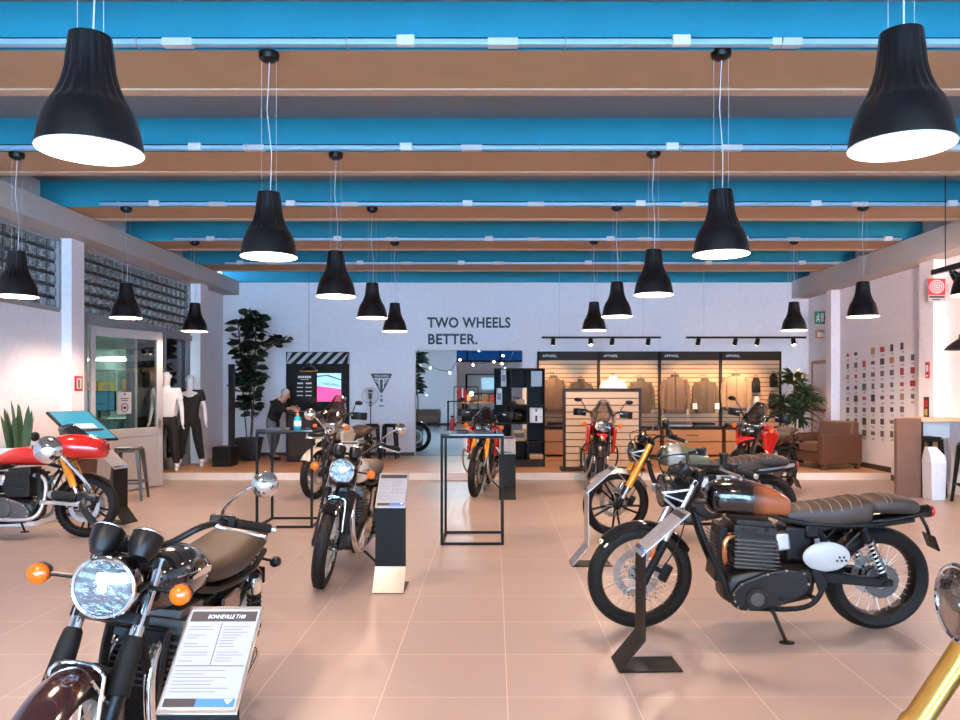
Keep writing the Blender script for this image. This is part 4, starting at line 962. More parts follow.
info_stand('info stand behind the cream roadster, only its white sheet showing above the gauges', (-1.83, 9.62, 0), 0)
# ------------------------------------------------------------------ wire display tables
def wire_table(label, x0, x1, y0, y1, h):
    t = thing('display_table', label, 'table', ((x0+x1)/2, (y0+y1)/2, 0), 0, 'black wire frame display tables')
    w, d = (x1-x0)/2, (y1-y0)/2; r = .0125
    for sx in (-1, 1):
        for sy in (-1, 1):
            b = MB(); b.bb(sx*w-r, sx*w+r, sy*d-r, sy*d+r, 0, h-.02); b.build('leg', 'black_metal', t, smooth=0)
    for nm, z in (('base_frame', r), ('top_frame', h-.03)):
        b = MB()
        for sy in (-1, 1): b.bb(-w, w, sy*d-r+.001, sy*d+r-.001, z-r, z+r)
        for sx in (-1, 1): b.bb(sx*w-r+.001, sx*w+r-.001, -d, d, z-r, z+r)
        b.build(nm, 'black_metal', t, smooth=0)
    b = MB(); b.bb(-w-r, w+r, -d-r, d+r, h-.018, h); b.build('table_top', 'dark_glass', t, bevel=.003)
    return t
wire_table('tall black wire frame display table at center with dark glossy top', -.505, .083, 7.5, 8.1, 1.075)
wire_table('black wire frame display table at left holding the sanitizer bottle', -2.575, -1.98, 8.42, 9.0, 1.065)
t = thing('sanitizer_bottle', 'teal sanitizer bottle with orange pump on the left wire table', 'bottle', (-2.21, 8.72, 1.066))
b = MB(); b.lathe([(0, 0), (.038, 0), (.041, .01), (.041, .10), (.034, .125), (.016, .14), (.016, .15), (0, .15)], 24); b.build('bottle_body', 'liquid_teal', t)
b = MB(); b.lathe([(0, .148), (.019, .148), (.019, .17), (.007, .172), (.007, .195), (.014, .197), (.014, .207), (0, .208)], 16); b.tube([(0, 0, .2), (-.03, 0, .2), (-.042, 0, .19)], .006, 8); b.build('pump', 'pump_orange', t)
b = MB(); b.lathe([(.0416, .03), (.0418, .03), (.0418, .09), (.0416, .09)], 24); b.build('paper_label', 'screen_pale' if 0 else 'plastic_white', t)

# ------------------------------------------------------------------ metal stools
def stool(label, loc, h=.70, yaw=0, m='black_metal', group='black metal stools', sp=.205):
    t = thing('metal_stool', label, 'stool', loc, yaw, group)
    b = MB(); k_ = min(1, sp/.19); b.box((0, 0, h-.012), (.31*k_, .31*k_, .024)); b.box((0, 0, h-.045), (.30*k_, .30*k_, .045), None, (.98, .98)); b.build('seat', m, t, bevel=.012, seg=3)
    for sx in (-1, 1):
        for sy in (-1, 1):
            b = MB(); a, c = V((sx*.135*min(1, sp/.19), sy*.135*min(1, sp/.19), h-.03)), V((sx*sp, sy*sp, 0))
            rs = []
            for q, s in ((c, .016), (a, .028)): rs.append([q+V((-s, -s, 0)), q+V((s, -s, 0)), q+V((s, s, 0)), q+V((-s, s, 0))])
            b.rings(rs); b.build('leg', m, t, bevel=.004)
    b = MB(); z = .24; e = sp-(sp-.135*min(1, sp/.19))*z/h
    for s in (-1, 1): b.bb(-e, e, s*e-.008, s*e+.008, z-.012, z+.012); b.bb(s*e-.008, s*e+.008, -e, e, z-.012, z+.012)
    b.build('foot_rail', m, t); return t
stool('dark metal stool beside the touchscreen and grey office door', (-5.0, 10.62, 0), .72, 12, 'engine_grey')
stool('black metal stool under the wall badge, left one of the two', G(372, 458.5, PL), .70, 3, sp=.148)
stool('black metal stool under the wall badge, right one next to the doorway', G(390, 458.5, PL), .70, -3, sp=.148)

# ------------------------------------------------------------------ left side: touchscreen, plants, speaker
t = thing('touchscreen_kiosk', 'tilted touchscreen kiosk with teal display on dark pedestal near the office door', 'kiosk', (-5.05, 9.48, 0), 55)
X = T(0, 0, 1.085) @ Rx(25)
b = MB(X); b.bb(-.26, .26, -.42, .36, -.03, .0); b.build('screen_frame', 'black_satin', t, bevel=.006)
b = MB(X); b.bb(-.235, .235, -.395, .335, .0, .003); sc = b.build('display', 'screen_teal', t, smooth=0)
b = MB(X); b.bb(-.10, .14, -.12, .0, .003, .0045); b.build('window_graphic', 'screen_pale', sc, smooth=0)
b = MB(); b.rings([rz_ring(0, 0, z, rx, ry, 5, 20) for z, rx, ry in ((0, .24, .2), (.03, .24, .2), (.05, .13, .10), (.75, .17, .13), (1.03, .22, .2))]); b.build('pedestal', 'leather_brown', t, bevel=.004)

def leaf(b, base, d, ln, wd, droop=.25, fold=.15, roll=1.0):
    d = V(d).normalized(); side = d.cross(V((0, 0, 1))); side = side.normalized() if side.length > 1e-3 else V((1, 0, 0)); side = Matrix.Rotation(roll*rnd.uniform(-1.2, 1.2), 3, d) @ side; up = side.cross(d)
    pr = [(0, .05), (.2, .7), (.45, 1), (.7, .8), (.9, .35), (1, .02)]; vs = []
    for u_, w_ in pr:
        c = V(base)+d*ln*u_-V((0, 0, droop*ln*u_*u_)); vs += [c-side*wd*w_+up*fold*wd*w_, c, c+side*wd*w_+up*fold*wd*w_]
    b.add(vs, [f for i in range(5) for f in ((3*i, 3*i+1, 3*i+4, 3*i+3), (3*i+1, 3*i+2, 3*i+5, 3*i+4))])
def pot(t, h, r0, r1, m='pot_black', sq=False):
    b = MB()
    if sq: b.rings([rz_ring(0, 0, z, r, r, 8, 24) for z, r in ((0, r0), (h*.9, r1*.98), (h*.9, r1*1.03), (h, r1*1.04), (h, r1*.94), (h*.88, r1*.92))])
    else: b.lathe([(0, 0), (r0, 0), (r1*.98, h*.88), (r1*1.05, h*.89), (r1*1.05, h), (r1*.95, h), (r1*.93, h*.9), (0, h*.9)], 32)
    p = b.build('pot', m, t, bevel=.004); b = MB(); b.lathe([(0, h*.9), (r1*.9, h*.905), (0, h*.93)], 20); b.build('soil', 'soil', p); return p
rnd = random.Random(11)
t = thing('rubber_plant', 'tall dark rubber plant in black square pot at the left back corner', 'plant', G(249, 460, PL), 0)
pot(t, .44, .17, .235, sq=True)
b = MB(); st = [spline([(.02, 0, .38), (.05, .02, 1.0), (-.03, .0, 1.8), (.02, 0, 3.0)], 6), spline([(-.05, .03, .38), (-.12, .04, 1.2), (-.16, .02, 2.0), (-.22, 0, 2.75)], 6), spline([(.06, -.03, .38), (.1, -.02, 1.2), (.12, 0, 2.1), (.14, .02, 2.85)], 6), spline([(.08, 0, 1.95), (.3, -.02, 2.15), (.55, -.05, 2.28), (.72, -.05, 2.36)], 6)]
for s in st: b.tube(s, .012, 7)
b.build('stem', 'stem_brown', t)
b = MB()
for k, s in enumerate(st):
    lo = 5 if k < 3 else 9
    for i in range(120 if k < 3 else 22):
        q = rnd.uniform(lo/18 if k < 3 else .5, 1)*(len(s)-1); p = V(s[int(q)])
        if p.z < .62: continue
        a = rnd.uniform(0, 2*PI); sp = .55+.45*math.sin(min(1, (p.z-.5)/1.2)*PI/2); leaf(b, p+V((math.cos(a)*.04, math.sin(a)*.04, 0)), (math.cos(a), math.sin(a), rnd.uniform(.1, .9)), rnd.uniform(.19, .31)*sp, rnd.uniform(.062, .095), rnd.uniform(.1, .5))
b.build('foliage', 'leaf_dark', t, smooth=80)

t = thing('dracaena_plant', 'spiky dracaena palm in dark pot between the apparel wall and armchair', 'plant', (5.78, 14.9, PL))
pot(t, .40, .16, .21)
b = MB(); tops = [((0, 0, .36), (.02, 0, 1.0), (-.02, 0, 1.62)), ((.05, .03, .36), (.14, .0, .8), (.22, 0, 1.30)), ((-.05, 0, .36), (-.16, -.03, .7), (-.22, -.03, 1.15)), ((.02, -.05, .36), (.05, -.1, .7), (.03, -.12, .98))]
for s in tops: b.tube(spline(s, 5), .018, 8)
b.build('stem', 'stem_brown', t)
b = MB()
for s in tops:
    for i in range(85):
        a = rnd.uniform(0, 2*PI); e = rnd.uniform(-.25, 1.3); leaf(b, V(s[-1])+V((0, 0, rnd.uniform(-.16, .05))), (math.cos(a), math.sin(a), e), rnd.uniform(.30, .46), .027, rnd.uniform(.2, .6), .4)
b.build('foliage', 'leaf_green', t, smooth=80)

t = thing('snake_plant', 'upright snake plant in pale tall planter at the left edge', 'plant', (-5.35, 8.75, 0))
b = MB(); b.rings([rz_ring(0, 0, z, r, r*.8, 8, 24) for z, r in ((0, .30), (.86, .30), (.86, .27), (.80, .27))]); p = b.build('planter', 'plastic_white', t, bevel=.005)
b = MB(); b.lathe([(0, .82), (.2, .81), (0, .83)], 12); b.build('soil', 'soil', p)
b = MB()
for i in range(20):
    a = rnd.uniform(0, 2*PI); r = rnd.uniform(0, .13); ln = rnd.uniform(.34, .62); base = V((r*math.cos(a), r*.8*math.sin(a), .80)); d = V((r*1.6*math.cos(a), r*1.6*math.sin(a), 1)).normalized(); sd = V((math.cos(a+1.2), math.sin(a+1.2), 0)); nn = d.cross(sd); vs = []
    for u_, w_ in ((0, .55), (.3, .95), (.6, 1), (.85, .6), (1, .03)):
        c = base+d*ln*u_+nn*.02*math.sin(3*u_); vs += [c-sd*.034*w_, c+nn*.012*w_, c+sd*.034*w_]
    b.add(vs, [f for q in range(4) for f in ((3*q, 3*q+1, 3*q+4, 3*q+3), (3*q+1, 3*q+2, 3*q+5, 3*q+4))])
b.build('foliage', 'leaf_snake', t, smooth=80)

t = thing('column_speaker', 'black column loudspeaker on a square bass box beside the left pillar', 'speaker', G(221.5, 467, PL)+V((0, .19, 0)))
b = MB(); b.bb(-.17, .17, -.19, .19, .005, .36); b.build('bass_box', 'black_satin', t, bevel=.012)
b = MB(); b.bb(-.14, .14, -.196, -.19, .03, .33); b.build('grille', 'black_rubber', t)
b = MB(); b.bb(.07, .165, -.05, .05, .36, 1.85); b.build('column', 'black_satin', t, bevel=.008)
b = MB(); b.bb(.08, .155, -.056, -.05, 1.0, 1.83); b.build('column_grille', 'black_rubber', t)

# ------------------------------------------------------------------ people: mannequins and the man at the counter
def hand_chain(vs, es, wi, p, d, side, up, sc=1.0, curl=.35):
    """palm plus five fingers growing from wrist vertex wi at p along d; thumb towards `side`"""
    d = V(d).normalized(); side = V(side).normalized(); nrm = d.cross(side).normalized()*up
    pi = len(vs); c = V(p)+d*.05*sc; vs.append((*c, .032*sc, .016*sc)); es.append((wi, pi))
    for i, (off, ln) in enumerate(((.030, .066), (.010, .075), (-.010, .070), (-.029, .055))):
        a = c+side*off*sc+d*.035*sc; m_ = a+d*ln*.5*sc-nrm*curl*.012*sc; e = m_+d*ln*.5*sc*.85-nrm*curl*.045*sc; k = len(vs)
        vs += [(*a, .0098*sc), (*m_, .0088*sc), (*e, .0075*sc)]; es += [(pi, k), (k, k+1), (k+1, k+2)]
    a = V(p)+side*.032*sc+d*.03*sc; e = a+(d*.7+side*.7)*.05*sc; f = e+d*.028*sc-nrm*.01; k = len(vs)
    vs += [(*a, .013*sc), (*e, .0105*sc), (*f, .0085*sc)]; es += [(wi, k), (k, k+1), (k+1, k+2)]
def figure(t, J, m, shirt, trousers, shoes=None, hair=None, sleeve='short', dressed_hem=None):
    """J: joint positions; faces local -y unless the joints say otherwise"""
    order = ['pelvis', 'spine', 'chest', 'neck', 'head0', 'head1', 'head2']
    R_ = dict(pelvis=(.145, .10), spine=(.125, .095), chest=(.155, .105), neck=(.058, .058), head0=(.072, .085), head1=(.082, .098), head2=(.062, .072), hip=(.095, .095), knee=(.062, .062), calf=(.058, .058), ankle=(.04, .042), toe=(.042, .03), sh=(.066, .066), elbow=(.044, .044), wrist=(.03, .03))
    vs = []; es = []; ix = {}
    def put(k, p, par=None, grow=0, rk=None):
        r = R_[rk or k]; ix[k] = len(vs); vs.append((*p, r[0]+grow, r[1]+grow)); 
        if par is not None: es.append((ix[par], ix[k]))
    put('pelvis', J['pelvis'])
    for a, c in zip(order[:-1], order[1:]): put(c, J[c], a)
    for s in 'LR':
        put('hip'+s, J['hip'+s], 'pelvis', 0, 'hip'); put('knee'+s, J['knee'+s], 'hip'+s, 0, 'knee'); kk, an = V(J['knee'+s]), V(J['ankle'+s])
        put('calf'+s, kk.lerp(an, .3), 'knee'+s, 0, 'calf'); put('ankle'+s, an, 'calf'+s, 0, 'ankle'); put('toe'+s, J['toe'+s], 'ankle'+s, 0, 'toe')
        put('sh'+s, J['sh'+s], 'chest', 0, 'sh'); put('elbow'+s, J['elbow'+s], 'sh'+s, 0, 'elbow'); put('wrist'+s, J['wrist'+s], 'elbow'+s, 0, 'wrist')
        d = V(J['wrist'+s])-V(J['elbow'+s]); d = V(J['hdir'+s]) if 'hdir'+s in J else d
        hand_chain(vs, es, ix['wrist'+s], J['wrist'+s], d, J['thumb'], 1 if s == 'L' else -1)
    body = skin('body', vs, es, m, t, 2)
    # face
    h1 = V(J['head1']); f = V(J['face']).normalized(); sd = V((0, 0, 1)).cross(f).normalized(); up = f.cross(sd)
    b = MB(); b.ell(h1+f*.098-up*.012, (.014, .014, .022), 10, 6)
    for s in (-1, 1): b.ell(h1+sd*s*.085-up*.005, (.014, .014, .032), 10, 6)
    b.build('nose_and_ears', m, body)
    b = MB()
    for s in (-1, 1): b.ell(h1+f*.083+sd*s*.034+up*.012, (.011, .011, .008), 10, 6)
    b.ell(h1+f*.086-up*.05, (.022, .014, .006), 10, 6); 
    if m == 'skin': b.build('eyes_and_mouth', 'hair_grey' if 0 else 'leather_brown', body)
    # clothes
    def cloth(name, keys, links, grow, mm, extra=()):
        cv = []; ci = {}; ce = []
        for k, g_ in keys:
            ci[k] = len(cv); v_ = vs[ix[k]]; cv.append((v_[0], v_[1], v_[2], v_[3]+g_, v_[4]+g_))
        for k, p, r, par in extra: ci[k] = len(cv); cv.append((*p, *r)); ce.append((ci[par], ci[k]))
        for a, c in links: ce.append((ci[a], ci[c]))
        return skin(name, cv, ce, mm, t, 2)
    g_ = .022
    ks = [('spine', g_+.015), ('chest', g_), ('shL', g_), ('shR', g_)]; lk = [('spine', 'chest'), ('chest', 'shL'), ('chest', 'shR')]; ex = [('hem', V(J['pelvis'])+V(J.get('hem', (0, 0, .0))), (.168, .125), 'spine'), ('collar', V(J['chest']).lerp(V(J['neck']), .72), (.085, .08), 'chest')]
    for s in 'LR':
        sh, el, wr = V(J['sh'+s]), V(J['elbow'+s]), V(J['wrist'+s])
        if sleeve == 'short': ex.append(('cuff'+s, sh.lerp(el, .62), (.066, .066), 'sh'+s))
        else: ex += [('el'+s, el, (.064, .064), 'sh'+s), ('cuff'+s, el.lerp(wr, .88), (.046, .046), 'el'+s)]
    cloth('coat' if sleeve == 'long' else 'shirt', ks, lk, g_, shirt, ex)
    ks = [('pelvis', .012)]; lk = []; ex = [('waist', V(J['pelvis']).lerp(V(J['spine']), .7), (.135, .10), 'pelvis')]
    for s in 'LR':
        ks += [('hip'+s, .018), ('knee'+s, .028)]; lk += [('pelvis', 'hip'+s), ('hip'+s, 'knee'+s)]
        ex.append(('cuff'+s, V(J['ankle'+s])+V((0, 0, .045)), (.058, .062), 'knee'+s))
    cloth('trousers', ks, lk, .02, trousers, ex)
    if shoes:
        for s in 'LR':
            a, c = V(J['ankle'+s]), V(J['toe'+s]); a = V((a.x, a.y, .05)); d = (c-a).normalized()
            skin('shoe', [(*(a-d*.05), .045), (*(a+d*.05), .05, .045), (*(c+d*.02), .042, .035)], [(0, 1), (1, 2)], shoes, t, 2)
    if hair:
        b = MB(); b.ell(h1-f*.034+up*.034, (.088, .088, .084), 18, 12); b.build('hair', hair, body)
    return body
def stand_pose(sp=.1, twist=0, arm=.1):
    J = dict(pelvis=(0, 0, .97), spine=(0, 0, 1.13), chest=(0, 0, 1.36), neck=(0, .0, 1.53), head0=(0, -.015, 1.61), head1=(0, -.02, 1.70), head2=(0, -.01, 1.78), face=(0, -1, 0), thumb=(0, -1, 0))
    for s, k in (('L', 1), ('R', -1)):
        J['hip'+s] = (k*.09, 0, .90); J['knee'+s] = (k*(.09+sp*.5), -.03, .50); J['ankle'+s] = (k*(.09+sp), .02, .085); J['toe'+s] = (k*(.11+sp), -.14, .035)
        J['sh'+s] = (k*.19, 0, 1.43); J['elbow'+s] = (k*(.215+arm*.3), .03, 1.14); J['wrist'+s] = (k*(.225+arm*.5), -.05, .90)
    return J
t = thing('mannequin', 'white mannequin in white polo shirt and dark camouflage trousers, half behind the office door', 'mannequin', G(166.5, 472, PL), 12, 'standing mannequins by the office')
t.scale = (.95,)*3; figure(t, stand_pose(.08), 'mannequin', 'cloth_white', 'cloth_dark')
t = thing('mannequin', 'white mannequin in black t-shirt and dark trousers before the dark office glass', 'mannequin', G(190.5, 467, PL), 8, 'standing mannequins by the office')
t.scale = (.93,)*3; figure(t, stand_pose(.12, 0, .14), 'mannequin', 'cloth_black', 'cloth_dark')
J = dict(pelvis=(-.05, 0, .80), spine=(-.02, 0, .94), chest=(.055, 0, 1.10), neck=(.145, 0, 1.20), head0=(.185, 0, 1.225), head1=(.225, 0, 1.285), head2=(.215, 0, 1.345), face=(.90, -.2, -.38), thumb=(0, 0, 1), hem=(-.02, 0, -.22))
for s, k in (('L', 1), ('R', -1)):
    J['hip'+s] = (-.05, k*.085, .76); J['knee'+s] = (-.02, k*.10, .44); J['ankle'+s] = (-.06-.06*k, k*.11, .085); J['toe'+s] = (.10-.06*k, k*.13, .035)
    J['sh'+s] = (.06, k*.17, 1.11); J['elbow'+s] = (.14, k*.22, .97); J['wrist'+s] = (.36, k*.11-.04, 1.012); J['hdir'+s] = (1, -k*.3, -.12)
t = thing('person', 'grey-haired man in dark coat leaning over the dark counter and writing', 'person', ((272-VX)*15.35/F+.06, 15.35, PL), -8)
figure(t, J, 'skin', 'cloth_black', 'cloth_denim', 'black_satin', 'hair_grey', 'long')
t = thing('service_counter', 'dark service counter where the man in the coat is writing', 'counter', (-3.55, 15.1, PL))
b = MB(); b.bb(-.42, .42, -.25, .25, 0, .93); b.build('body', 'shelf_black', t, bevel=.004)
b = MB(); b.bb(-.44, .44, -.27, .27, .93, .965); b.build('counter_top', 'black_satin', t, bevel=.004)
b = MB(); b.bb(-.40, .40, -.256, -.25, .12, .88); b.build('front_panel', 'slat_header', t)
t = thing('paper_form', 'white paper sheet lying on the dark counter under his hands', 'paper', (-3.74, 15.05, PL+.966), 15); b = MB(); b.bb(-.12, .12, -.15, .15, 0, .004); b.build('sheet', 'sheet_white', t, smooth=0)

# ------------------------------------------------------------------ back wall, left half
yw = YB-.002
X0, X1 = (286-VX)*(YB-.06)/F, (349-VX)*(YB-.06)/F; ZT = 1.5+38*YB/F
t = thing('menu_board', 'tall black board with striped header on the back wall', 'board', ((X0+X1)/2, yw, PL)); w = X1-X0; H = ZT-PL
b = MB(); b.bb(-w/2, w/2, -.06, 0, 0, H); bd = b.build('panel', 'shelf_black', t, bevel=.004)
b = MB(); b.mi = 0; b.bb(-w/2, w/2, -.064, -.06, H-.25, H-.01); b.mi = 1
for k in range(-1, 7):
    x = -w/2+k*.215; q = [(x, H-.25), (x+.105, H-.25), (x+.355, H-.01), (x+.25, H-.01)]; lo, hi = -w/2, w/2
    q = [(min(hi, max(lo, a)), c) for a, c in q]
    if q[1][0]-q[0][0] > .005 or q[2][0]-q[3][0] > .005: b.add([(a, -.0655, c) for a, c in q], [(0, 1, 2, 3)])
b.build('striped_header', ['shelf_black', 'wall_grey'], t, smooth=0)
b = MB(); b.bb(-w/2+.2, -.08, -.075, -.06, H-1.03, H-.44); mp_ = b.build('price_panel', 'black_satin', t, bevel=.003)
b = MB(); zz = H-.53; cx = (-w/2+.2-.08)/2
for k in range(6): b.bb(cx-.135+k*.047, cx-.135+k*.047+.036, -.0775, -.075, zz-.02, zz+.025)
b.bb(cx-.09, cx+.09, -.0775, -.075, zz-.055, zz-.045)
for sx in (-.15, .03):
    b.bb(cx+sx, cx+sx+.12, -.0775, -.075, zz-.145, zz-.115)
    for i in range(3): b.bb(cx+sx-.01, cx+sx+.12, -.0775, -.075, zz-.225-.085*i, zz-.205-.085*i)
b.build('lettering', 'letter_white', mp_, smooth=0)
tv = thing('display_screen', 'lit screen with pale blue and pink picture on the black board', 'screen', ((328-VX)*16.1/F, yw-.062, 1.5), 0)
a, c = -.25, .25; z0, z1 = -.24, .35
b = MB(); b.bb(a-.015, c+.015, -.03, 0, z0-.015, z1+.015); b.build('screen_case', 'black_satin', tv, bevel=.004)
b = MB(); b.bb(a, c, -.033, -.03, .03, z1); b.mi = 1; b.add([(a, -.0335, z0), (c, -.0335, z0), (c, -.0335, .02), (a, -.0335, .09)], [(0, 1, 2, 3)]); b.mi = 0; b.bb(a, c, -.0325, -.03, z0, .03)
b.mi = 2; b.add([(a, -.0338, .27), (-.05, -.0338, .29), (c, -.0338, .2), (c, -.0338, .225), (-.02, -.0338, .32), (a, -.0338, .30)], [(0, 1, 4, 5), (1, 2, 3, 4)])
dp = b.build('picture', ['screen_sky', 'screen_pink', 'screen_ink'], tv, smooth=0)
text('lettering', 'TRIUMPH', .07, 'screen_ink', tv, T(-.15, -.034, .11) @ Rx(90) @ Rz(-6), .36, .001)
t = thing('dome_lamp', 'small black dome lamp hanging on a long cord before the black board', 'pendant lamp', (-3.63, 15.2, 0))
zl = 1.5+19*15.2/F
b = MB(); b.lathe([(.0, zl+.16), (.03, zl+.16), (.035, zl+.12), (.10, zl+.075), (.165, zl+.02), (.175, zl), (.170, zl), (.155, zl+.02), (.09, zl+.065), (0, zl+.09)], 32); ds = b.build('lamp_shade', 'shade_black', t)
b = MB(); b.torus(.172, .006, 32, 6, T(0, 0, zl)); b.build('rim', 'gold_pale', ds); b = MB(); b.ell((0, 0, zl+.035), .028, 12, 8); b.build('bulb', 'bulb_glow', t)
b = MB(); b.cyl((0, 0, zl+.15), (0, 0, 4.12), .004, n=6); b.build('power_cord', 'black_satin', t); point('bulb_light', (0, 0, zl-.02), 6, LAMPC, t, .03)
# wall badge
ta = thing('wall_badge', 'dark triangular badge with white emblem and lettering on the back wall', 'badge', ((381.5-VX)*YB/F, yw, 1.5))
hw, zt, zb = .225, (390-373.5)*YB/F, (390-393)*YB/F
b = MB(); b.prism([(-hw, zt-.02), (-hw+.02, zt), (hw-.02, zt), (hw, zt-.02), (.02, zb), (-.02, zb)][::-1], .02, Rx(90)); b.build('plate', 'ink_dark', ta, bevel=.003)
b = MB(); yy = -.023
def flat(q): b.add([(p[0], yy, p[1]) for p in q], [tuple(range(len(q)))])
flat([(-.17, zt-.10), (.17, zt-.10), (.15, zt-.125), (-.15, zt-.125)])
for s in (-1, 1):
    q = [(s*.055, zt-.12), (s*.055, zt-.30), (s*.03, zt-.33), (s*.03, zt-.12)]; flat(q if s < 0 else q[::-1]); q = [(s*.15, zt-.13), (s*.055, zt-.20), (s*.055, zt-.225), (s*.13, zt-.16)]; flat(q if s < 0 else q[::-1])
    q = [(s*.09, zt-.13), (s*.055, zt-.155), (s*.055, zt-.175), (s*.11, zt-.135)]; flat(q if s < 0 else q[::-1])
b.build('emblem', 'letter_white', ta, smooth=0)
text('lettering', 'TRIUMPH', .07, 'letter_white', ta, T(-.15, -.0225, zt-.08) @ Rx(90), .30, .001)
b = MB()
for (x, z_, w_, h_) in ((0, zb-.06, .03, .05), (0, zb-.15, .05, .06), (0, zb-.27, .10, .025)): b.bb(x-w_/2, x+w_/2, -.004, 0, z_-h_/2, z_+h_/2)
b.build('small_decal', 'ink_grey', ta, smooth=0)
# ring light stand
t = thing('ring_light_stand', 'thin black tripod stand with ring light before the back wall', 'stand', ((370.5-VX)*16.1/F, 16.1, PL))
b = MB(); b.cyl((0, 0, .12), (0, 0, 1.32), .011, n=10); b.build('pole', 'black_satin', t)
for k in range(3):
    a = 2*PI*k/3+.4; b = MB(); b.tube([(0, 0, .42), (.17*math.cos(a), .17*math.sin(a), .012)], .008, 6); b.build('leg', 'black_satin', t)
b = MB(); b.torus(.17, .012, 40, 8, T(0, -.02, 1.26) @ Rx(90)); b.build('ring', 'wire_grey', t)
b = MB(); b.box((0, -.03, 1.26), (.07, .02, .12)); b.box((0, 0, 1.36), (.09, .04, .05)); b.cyl((0, 0, 1.05), (0, 0, 1.14), .03, n=12); b.build('clamp', 'black_satin', t, bevel=.004)
# slogan
for body, y0, y1, xa, xb, lab in (('TWO WHEELS', 317.5, 327.5, 427.5, 510.5, 'black raised letters TWO WHEELS, upper line of the wall slogan'), ('BETTER.', 334, 344, 427.5, 477, 'black raised letters BETTER, lower line of the wall slogan')):
    z0 = 1.5+(390-y1)*YB/F; hgt = (y1-y0)*YB/F
    o = text('wall_lettering', body, hgt/.70, 'letter_black', None, T((xa-VX)*YB/F, yw-.012, z0) @ Rx(90), (xb-xa)*YB/F, .012, 'LEFT', 1.05, 0, .007)
    tag(o, lab, 'lettering', 'wall slogan lines')
# ------------------------------------------------------------------ cube shelf by the doorway
yc = 13.9; sx0, sx1 = .0, .915
t = thing('cube_shelf', 'black cube shelf of fifteen open cells beside the doorway', 'shelf', (sx0, yc, PL)); Hs = 1.76; pl = .12; cw = (sx1-sx0)/3; chh = (Hs-pl)/5; th = .022
b = MB(); b.bb(0, sx1, 0, .38, 0, pl)
for i in range(4): b.bb(max(0, i*cw-th/2), min(sx1, i*cw+th/2), 0, .38, pl, Hs)
for j in range(6): b.bb(0, sx1, .001, .379, max(pl, pl+j*chh-th/2), pl+j*chh+th/2)
b.build('carcass', 'shelf_black', t, smooth=0)
b = MB()
for i in range(3):
    for j in range(5):
        if (i, j) not in ((1, 3), (1, 1)): b.bb(i*cw+th/2, (i+1)*cw-th/2, .365, .379, pl+j*chh+th/2, pl+(j+1)*chh-th/2)
b.build('back_panel', 'shelf_black', t, smooth=0)
def cell(i, j): return sx0+(i+.5)*cw, pl+PL+j*chh+th/2+.001
def cube_item(name, lab, cat, i, j, dx, w_, d_, h_, m, y=.16, band=None):
    x, z = cell(i, j); t_ = thing(name, lab, cat, (x+dx, yc+y, z))
    b = MB(); b.bb(-w_/2, w_/2, -d_/2, d_/2, 0, h_); b.build('body', m, t_, bevel=.006)
    if band: b = MB(); b.bb(-w_*.35, w_*.35, -d_/2-.002, -d_/2, h_*.3, h_*.7); b.build('paper_label', band, t_, smooth=0)
cube_item('narrow_carton', 'tall white carton with grey print in top left cell of cube shelf', 'box', 0, 4, .02, .10, .1, .30, 'sheet_white', .1, 'ink_grey')
cube_item('narrow_carton', 'tall white carton in second cell down, left column of cube shelf', 'box', 0, 3, -.06, .11, .1, .30, 'sheet_white', .1, 'ink_grey')
cube_item('fabric_bag', 'grey brown fabric bag in top right cell of cube shelf', 'bag', 2, 4, .01, .20, .12, .28, 'wall_grey', .2)
cube_item('kraft_box', 'open kraft box in second cell down, middle column of cube shelf', 'box', 1, 3, 0, .2, .16, .09, 'box_kraft', .2)
cube_item('kraft_box', 'brown box in fourth cell down, middle column of cube shelf', 'box', 1, 1, 0, .25, .2, .20, 'box_kraft', .2, 'ink_dark')
cube_item('fabric_pile', 'folded tan cloth in bottom right cell of cube shelf', 'cloth', 2, 0, 0, .25, .2, .09, 'box_kraft', .15)
x, z = cell(2, 2); t_ = thing('folded_shirt', 'white folded shirt with dark print in the right cell, middle row of cube shelf', 'shirt', (x, yc+.1, z))
b = MB(); b.bb(-.12, .12, -.02, .02, 0, .28); b.build('shirt_body', 'cloth_white', t_, bevel=.015)
b = MB(); b.bb(-.02, .02, -.024, -.02, .03, .13); b.bb(-.015, .015, -.024, -.02, .2, .25); b.bb(.07, .09, -.024, -.02, .1, .115); b.build('print', 'ink_dark', t_, smooth=0)
x, z = cell(1, 2)
def helmet(lab, loc, m, yaw=0):
    t_ = thing('helmet', lab, 'helmet', loc, yaw); b = MB(); b.ell((0, 0, .13), (.13, .115, .13), 24, 14); sh_ = b.build('shell', m, t_)
    b = MB(); b.ell((.02, 0, .14), (.122, .112, .07), 24, 10); b.build('visor', 'dark_glass', t_); b = MB(); b.torus(.10, .014, 24, 6, T(0, 0, .02)); b.build('rim', 'black_rubber', t_); return t_
helmet('black helmet in the middle cell of the cube shelf', (x, yc+.18, z), 'black_gloss', -90)

